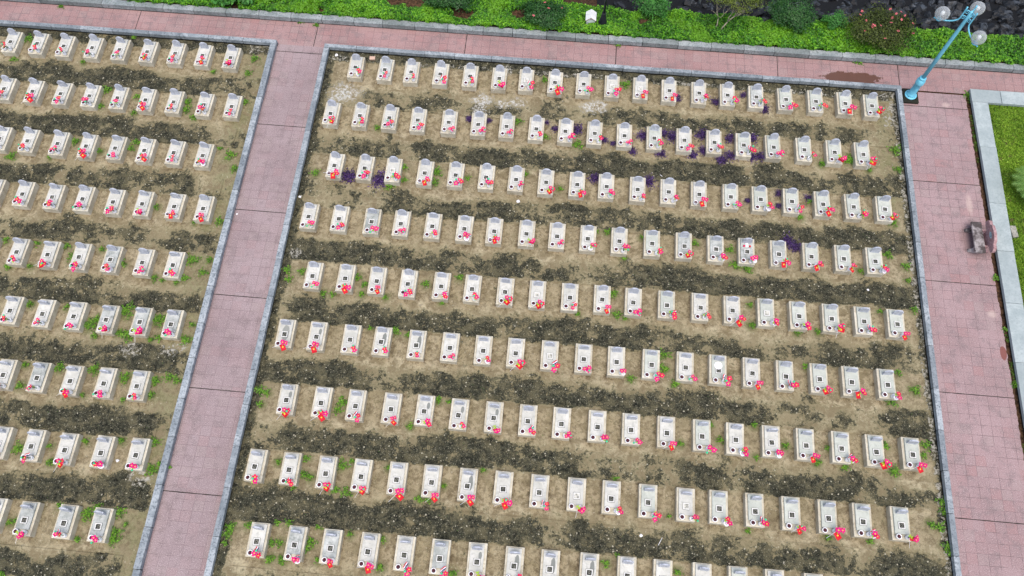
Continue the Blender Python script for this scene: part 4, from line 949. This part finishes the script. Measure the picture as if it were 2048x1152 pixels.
def tomb(side, i, j, x, y, n):
    rr = random.Random(i * 100 + j + (5000 if side == 'L' else 0))
    t = bpy.data.objects.new('tomb', None); COL.objects.link(t)
    t.location = (x, y, 0); t.rotation_euler = (0, 0, rr.uniform(-.012, .012))
    sk = (SLAB_R if side == 'R' else SLAB_L).get((i, j))
    if sk is None: sk = 'g' if (side == 'R' and (j >= 15 or (j >= 11 and rr.random() < .4))) else 'w'
    w = where(side, i, j, n)
    tag(t, 'white tomb, %s; %s' % (SLAB_WORDS[sk], w), 'tomb', 'tombs in rows in the %s plot' % ('right' if side == 'R' else 'left'))
    put('base', ME_BASE, t)
    put('slab', SLABS[sk], t, (rr.uniform(-.012, .012), rr.uniform(-.01, .01), 0))
    put('headstone', ME_HEAD, t, (rr.uniform(-.01, .01), .962, HB + .068), (-.06 - rr.uniform(-.07, .08), rr.uniform(-.04, .04), rr.uniform(-.07, .07)), (1.12, 1.15, rr.uniform(1.32, 1.50)))
    rm = put('square_rim', ME_RIM, t, (rr.uniform(-.012, .012), .53, HB + .075), (0, 0, rr.uniform(-.05, .05)))
    put('dark_inset', ME_INS_L if (side == 'R' and (i, j) in PALE) else ME_INS, rm)
    # incense pot and flower vase stand loose on the ledge at the foot
    px, py = x - .145 + rr.uniform(-.025, .03), y + .115 + rr.uniform(-.015, .02)
    pot = put('incense_pot', ME_POT, None, (px, py, HB), (0, 0, rr.uniform(0, 6)))
    tag(pot, 'white incense pot on the %s' % w, 'incense pot', 'incense pots on the tombs')
    put('incense_ash', ME_ASH, pot)
    pot.scale = (1.12, 1.12, 1.05)
    vx, vy = x + .165 + rr.uniform(-.03, .03), y + .105 + rr.uniform(-.02, .02)
    tag(put('flower_vase', ME_VASE, None, (vx, vy, HB), (0, 0, rr.uniform(0, 6))), 'white flower vase on the %s' % w, 'vase', 'flower vases on the tombs')
    kd = (K_RIGHT if side == 'R' else K_LEFT)[i][j]
    _v = COL.objects[-1]; _v.scale = (1.12, 1.12, 1.08)
    st, lay = LAY[kd, rr.randrange(5)]
    b = bpy.data.objects.new('bouquet', None); COL.objects.link(b)
    b.location = (vx, vy, HB + .12); b.rotation_euler = (rr.uniform(-.04, .16), rr.uniform(-.06, .14) if side == 'R' else rr.uniform(-.28, .02), rr.uniform(-.5, .5))
    tag(b, '%s on %s' % (KIND_WORDS[kd], w), 'bouquet', 'artificial bouquets on the tombs')
    put('stems', st, b)
    for nm, me, p, ro, s in lay: put(nm, me, b, p, ro, (s, s, s))
    q_ = rr.uniform(1.0, 1.38); b.scale = (q_, q_, rr.uniform(1.0, 1.25))

for side, rows in (('L', LEFT_ROWS), ('R', RIGHT_ROWS)):
    for i, (ry, xs_, dy) in enumerate(rows):
        for j, x in enumerate(xs_): tomb(side, i, j, x, ry + dy[j], len(xs_))

# white plate lying on one slab, paper and red offerings on another
bm = bmesh.new(); bm_lathe(bm, [(.09, 0), (.155, .022), (.16, .026), (.15, .024), (.09, .008)], 28)
X0 = RIGHT_ROWS[5][1][13]
tag(put('plate', to_mesh('plate', bm, MAT_CHINA, True), None, (X0, RIGHT_ROWS[5][0] + .74, HB + .077)), 'round white plate lying on a slab, sixth row, fourteenth tomb, right plot', 'plate')
X0 = RIGHT_ROWS[3][1][14]; Y0 = RIGHT_ROWS[3][0]
bm = bmesh.new(); bm_box(bm, -.06, .06, -.09, .09, 0, .03, 0, .004)
tag(put('paper_packet', to_mesh('paper_packet', bm, MAT_WHITE), None, (X0, Y0 + .82, HB + .076), (0, 0, .05)), 'white paper packet below the headstone of a soiled tomb, fourth row, right plot', 'packet')
for sx, mt, wd in ((-.12, MAT_ROSE, 'orange red'), (.12, MAT_RED, 'dark red')):
    bm = bmesh.new(); bm_lathe(bm, [(.03, 0), (.045, .03), (.04, .06), (.02, .07)], 12)
    tag(put('votive_cup', to_mesh('votive_cup', bm, mt, True), None, (X0 + sx, Y0 + .77, HB + .076)), '%s cup beside the white paper packet on a slab, fourth row' % wd, 'cup')

# ---------------------------------------------------------------- blue lamp post
LX, LY = .071, 4.52
e = bpy.data.objects.new('lamp_post', None); COL.objects.link(e); e.location = (LX, LY, 0)
tag(e, 'tall sky blue lamp post with round glass globes at the plot corner', 'street lamp')
bm = bmesh.new(); bm_box(bm, -.335, .34, -.42, .36, -.05, .10, 0, .02); put('plinth', to_mesh('plinth', bm, MAT_PLINTH), e)
bm = bmesh.new()
bm_lathe(bm, [(.27, .10), (.27, .13), (.25, .14), (.195, .155), (.205, .18), (.205, .215), (.18, .25), (.165, .28), (.155, .95), (.19, .98), (.195, 1.02), (.19, 1.16), (.165, 1.24), (.13, 1.28), (.15, 1.31), (.15, 1.34), (.10, 1.37)], 28)
put('base_column', to_mesh('base_column', bm, MAT_BLUE), e)
bm = bmesh.new(); bm_box(bm, -.045, .045, -.165, -.148, .45, .72, 0, .006); put('access_door', to_mesh('access_door', bm, MAT_BLUE), e)
for k in range(4):
    a = math.pi / 4 + k * math.pi / 2; bm = bmesh.new(); bm_lathe(bm, [(.022, 0), (.022, .025), (.010, .028), (.010, .05)], 8)
    put('bolt', to_mesh('bolt', bm, MAT_BOLT), e, (.208 * math.cos(a), .208 * math.sin(a), .13))
bm = bmesh.new(); bm_lathe(bm, [(.092, 1.36), (.082, 3.2), (.070, 5.0), (.062, 5.45), (.03, 5.5)], 20); put('pole', to_mesh('pole', bm, MAT_BLUE), e)
for az in (160, -62, 50):
    a = math.radians(az); d = Vector((math.cos(a), math.sin(a), 0))
    pts = []
    for s in range(6): pts.append(d * .24 + Vector((0, 0, 5.62 - s * .12)))
    for s in range(1, 11):
        t = s / 10 * 1.45; pts.append(d * (.24 + .62 * (1 - math.cos(t)) * 1.15 + .05 * s / 10) + Vector((0, 0, 5.02 - .40 * math.sin(t))))
    pts.append(pts[-1] + d * .20 + Vector((0, 0, .01)))
    bm = bmesh.new(); bm_tube(bm, pts, .030, 10)
    for zz in (5.45, 5.15):
        bm_tube(bm, [d * .05 + Vector((0, 0, zz)), d * .15 + Vector((0, 0, zz + .04)), d * .24 + Vector((0, 0, zz))], .018, 7)
        bm_tube(bm, [d * .14 + Vector((.05 * math.cos(t) * d.x, .05 * math.cos(t) * d.y, zz - .08 + .05 * math.sin(t))) for t in np.linspace(0, 6.28, 12)], .012, 6)
    put('arm', to_mesh('arm', bm, MAT_BLUE), e)
    g = d * .92
    bm = bmesh.new(); bm_lathe(bm, [(.10, 0), (.12, .03), (.11, .07), (.07, .08)], 16)
    put('globe_holder', to_mesh('globe_holder', bm, MAT_BLUE), e, (g.x, g.y, 4.60))
    bm = bmesh.new(); bmesh.ops.create_uvsphere(bm, u_segments=36, v_segments=22, radius=.285, matrix=Matrix.Diagonal((1, 1, .96, 1)))
    gb = put('globe', to_mesh('globe', bm, MAT_GLOBE, True), e, (g.x, g.y, 4.95))
    bm = bmesh.new(); bm_lathe(bm, [(.03, -.26), (.03, -.12), (.07, -.06), (.09, .02), (.07, .09), (.02, .12)], 14)
    put('bulb', to_mesh('bulb', bm, MAT_BULB, True), gb)

# ---------------------------------------------------------------- black lamp post and white box in the hedge
e = bpy.data.objects.new('lamp_post', None); COL.objects.link(e); e.location = (-14.22, 7.18, .12)
tag(e, 'black iron lamp post with flared skirt base rising from the hedge', 'street lamp')
bm = bmesh.new(); bm_lathe(bm, [(.30, 0), (.30, .10), (.26, .16), (.21, .30), (.15, .55), (.105, .80), (.085, .90), (.10, .92), (.10, .95), (.07, .96)], 20); put('skirt_base', to_mesh('skirt_base', bm, MAT_IRON), e)
bm = bmesh.new(); bm_lathe(bm, [(.062, .94), (.055, 2.4), (.05, 3.6), (.02, 3.62)], 14); put('pole', to_mesh('pole', bm, MAT_IRON), e)
bm = bmesh.new(); bm_lathe(bm, [(.06, 3.55), (.16, 3.62), (.22, 3.85), (.16, 4.05), (.03, 4.15)], 16); put('lantern', to_mesh('lantern', bm, MAT_GLOBE), e)
e = bpy.data.objects.new('metal_box', None); COL.objects.link(e); e.location = (-14.80, 7.0, .10)
tag(e, 'small white metal box with gabled roof on thin legs beside the black lamp post', 'box')
bm = bmesh.new(); bm_box(bm, -.20, .20, 0, .42, .26, .66, 0, .006); bm_box(bm, -.185, .185, -.012, -.002, .44, .452, 1)
put('body', to_mesh('body', bm, [MAT_WBOX, MAT_BOLT]), e)
bm = bmesh.new()
v = [bm.verts.new(p) for p in ((-.25, -.06, .64), (0, -.06, .84), (.25, -.06, .64), (.25, .48, .64), (0, .48, .84), (-.25, .48, .64), (-.25, -.06, .61), (0, -.06, .80), (.25, -.06, .61), (.25, .48, .61), (0, .48, .80), (-.25, .48, .61))]
for q, mi in (((0, 1, 4, 5), 0), ((1, 2, 3, 4), 0), ((6, 11, 10, 7), 0), ((7, 10, 9, 8), 0), ((0, 6, 7, 1), 1), ((1, 7, 8, 2), 1), ((5, 4, 10, 11), 1), ((4, 3, 9, 10), 1), ((0, 5, 11, 6), 0), ((2, 8, 9, 3), 0)): bm.faces.new([v[i] for i in q]).material_index = mi
bm_box(bm, -.255, .255, .20, .215, .838, .842, 0)
put('roof', to_mesh('roof', bm, [MAT_WBOX, MAT_RUST]), e)
for sx in (-.16, .16):
    for sy in (.03, .39):
        bm = bmesh.new(); bm_tube(bm, [(sx, sy, 0), (sx, sy, .27)], .012, 6); put('leg', to_mesh('leg', bm, MAT_WBOX), e)

# ---------------------------------------------------------------- stone bench
e = bpy.data.objects.new('stone_bench', None); COL.objects.link(e); e.location = (1.98, -2.80, 0)
tag(e, 'stained stone bench with pink terrazzo backrest and pale blue emblem beside the lawn kerb', 'bench')
bm = bmesh.new(); bm_box(bm, -.215, .215, -.72, .72, .34, .425, 0, .025); put('seat', to_mesh('seat', bm, MAT_TERR_D), e)
def outline_slab(bm, pts, x0, x1, mat=0):
    a = [bm.verts.new((x0, y, z)) for y, z in pts]; b = [bm.verts.new((x1, y, z)) for y, z in pts]
    fa = bm.faces.new(a); fb = bm.faces.new(b[::-1])
    for k in range(len(pts)): bm.faces.new((a[k], b[k], b[(k + 1) % len(pts)], a[(k + 1) % len(pts)]))
    bmesh.ops.recalc_face_normals(bm, faces=bm.faces[:])
pts = [(-.30, .10), (.30, .10), (.34, .40), (.70, .42), (.74, .50), (.73, .62), (.64, .72), (.46, .74), (.36, .84)]
pts += [(.30 - .60 * s, .86 + .035 * math.sin(math.pi * s)) for s in np.linspace(0, 1, 9)]
pts += [(-.36, .84), (-.46, .74), (-.64, .72), (-.73, .62), (-.74, .50), (-.70, .42), (-.34, .40)]
bm = bmesh.new(); outline_slab(bm, pts, .37, .49); bk = put('backrest', to_mesh('backrest', bm, MAT_TERR), e)
bm = bmesh.new()
for sgn in (1,):
    cv = [bm.verts.new((.364, .155 * math.cos(t), .66 + .085 * math.sin(t))) for t in np.linspace(0, 6.2832, 25)[:-1]]
    bm.faces.new(cv)
rr = random.Random(4)
for k in range(6):
    t0 = rr.uniform(0, 6.28); bm_tube(bm, [(.362, .10 * math.cos(t0 + s) * (1 - k * .1), .66 + .05 * math.sin(t0 + s)) for s in (0, .4, .8, 1.2)], .006, 5, 1)
put('emblem', to_mesh('emblem', bm, [MAT_EMBLEM, MAT_BOLT]), bk)
bm = bmesh.new(); bm_box(bm, .365, .495, -.5, .5, .0, .10, 0, .01); put('rear_foot', to_mesh('rear_foot', bm, MAT_TERR), e)
for sy in (-.48, .48):
    bm = bmesh.new()
    pts = [(-.30, 0), (-.33, .04), (-.28, .09), (-.20, .12), (-.17, .20), (-.20, .34), (.20, .34), (.18, .2), (.26, .10), (.28, .0)]
    a = [bm.verts.new((x, sy - .07, z)) for x, z in pts]; b = [bm.verts.new((x, sy + .07, z)) for x, z in pts]
    bm.faces.new(a); bm.faces.new(b[::-1])
    for k2 in range(len(pts)): bm.faces.new((a[k2], b[k2], b[(k2 + 1) % len(pts)], a[(k2 + 1) % len(pts)]))
    bmesh.ops.recalc_face_normals(bm, faces=bm.faces[:])
    put('leg', to_mesh('leg', bm, MAT_TERR_D), e)
for sy in (-.38, .38):
    bm = bmesh.new(); bm_box(bm, .20, .372, sy - .04, sy + .04, .30, .36, 0, .008); put('bracket', to_mesh('bracket', bm, MAT_TERR), e)

# broken pale stone on the lawn behind the kerb
bm = bmesh.new(); fs = bm_box(bm, -.11, .13, -.26, .26, 0, .16, 0, .03)
for v in bm.verts: v.co += Vector((random.uniform(-.02, .02), random.uniform(-.02, .02), random.uniform(-.015, .015)))
tag(put('stone_block', to_mesh('stone_block', bm, MAT_CONC), None, (3.66, -2.25, .03), (0, 0, .1)), 'rough pale stone block in the grass just behind the bench', 'stone')
bm = bmesh.new(); bm_box(bm, -.13, .13, -.09, .09, 0, .07, 0, .006)
tag(put('brick', to_mesh('brick', bm, MAT_BRICK), None, (-24.89, 4.44, -.02), (0, 0, .05)), 'pale pink brick lying in the dark gutter by the top kerb', 'brick')

# litter
def litter(label, x, y, r, seed, z=0.0):
    rr = random.Random(seed); bm = bmesh.new()
    g = bmesh.ops.create_icosphere(bm, subdivisions=2, radius=r)
    for v in g['verts']: v.co = Vector((v.co.x * rr.uniform(.5, 1.2), v.co.y * rr.uniform(.5, 1.1), abs(v.co.z) * rr.uniform(.1, .5)))
    tag(put('paper_scrap', to_mesh('paper_scrap', bm, MAT_PLASTIC), None, (x, y, z)), label, 'litter', 'white scraps of litter')
litter('white crumpled scrap in the top left corner gutter of the right plot', -26.61, 4.49, .09, 1)
litter('white scrap on the walkway below the third row, left of centre', -17.40, -2.60, .09, 2)
litter('white scrap on the dark walkway below the eighth row', -11.73, -16.06, .07, 3)
litter('white scrap at the foot of the kerb on the middle path', -29.38, -4.3, .05, 4)
litter('white scrap on the soil beside a tomb in the eighth row, left plot', -31.52, -15.10, .07, 5)
litter('white scrap by the left kerb above the fourth row, right plot', -26.85, -3.21, .07, 6)
litter('white scrap on the dark walkway below the fourth row, right side', -2.66, -5.46, .06, 7)
bm = bmesh.new(); bm_tube(bm, [(0, 0, .02), (.14, .28, .03)], .011, 6)
tag(put('stick', to_mesh('stick', bm, MAT_PLASTIC), None, (-11.10, -16.35, 0)), 'short white stick on the walkway below the eighth row', 'stick')
bm = bmesh.new(); bm_tube(bm, [(0, 0, .02), (.10, -.08, .03)], .012, 6)
tag(put('stick', to_mesh('stick', bm, MAT_PLASTIC), None, (-11.30, -.72, 0)), 'short white stick on dark moss above the third row', 'stick')
bm = bmesh.new(); bm_tube(bm, [(0, 0, .03), (.25, .10, .04), (.5, .26, .03)], [.014, .02, .028], 6)
tag(put('stick', to_mesh('stick', bm, MAT_CONC), None, (-1.55, 4.28, .02)), 'pale broken branch in the gutter by the top right corner', 'branch')
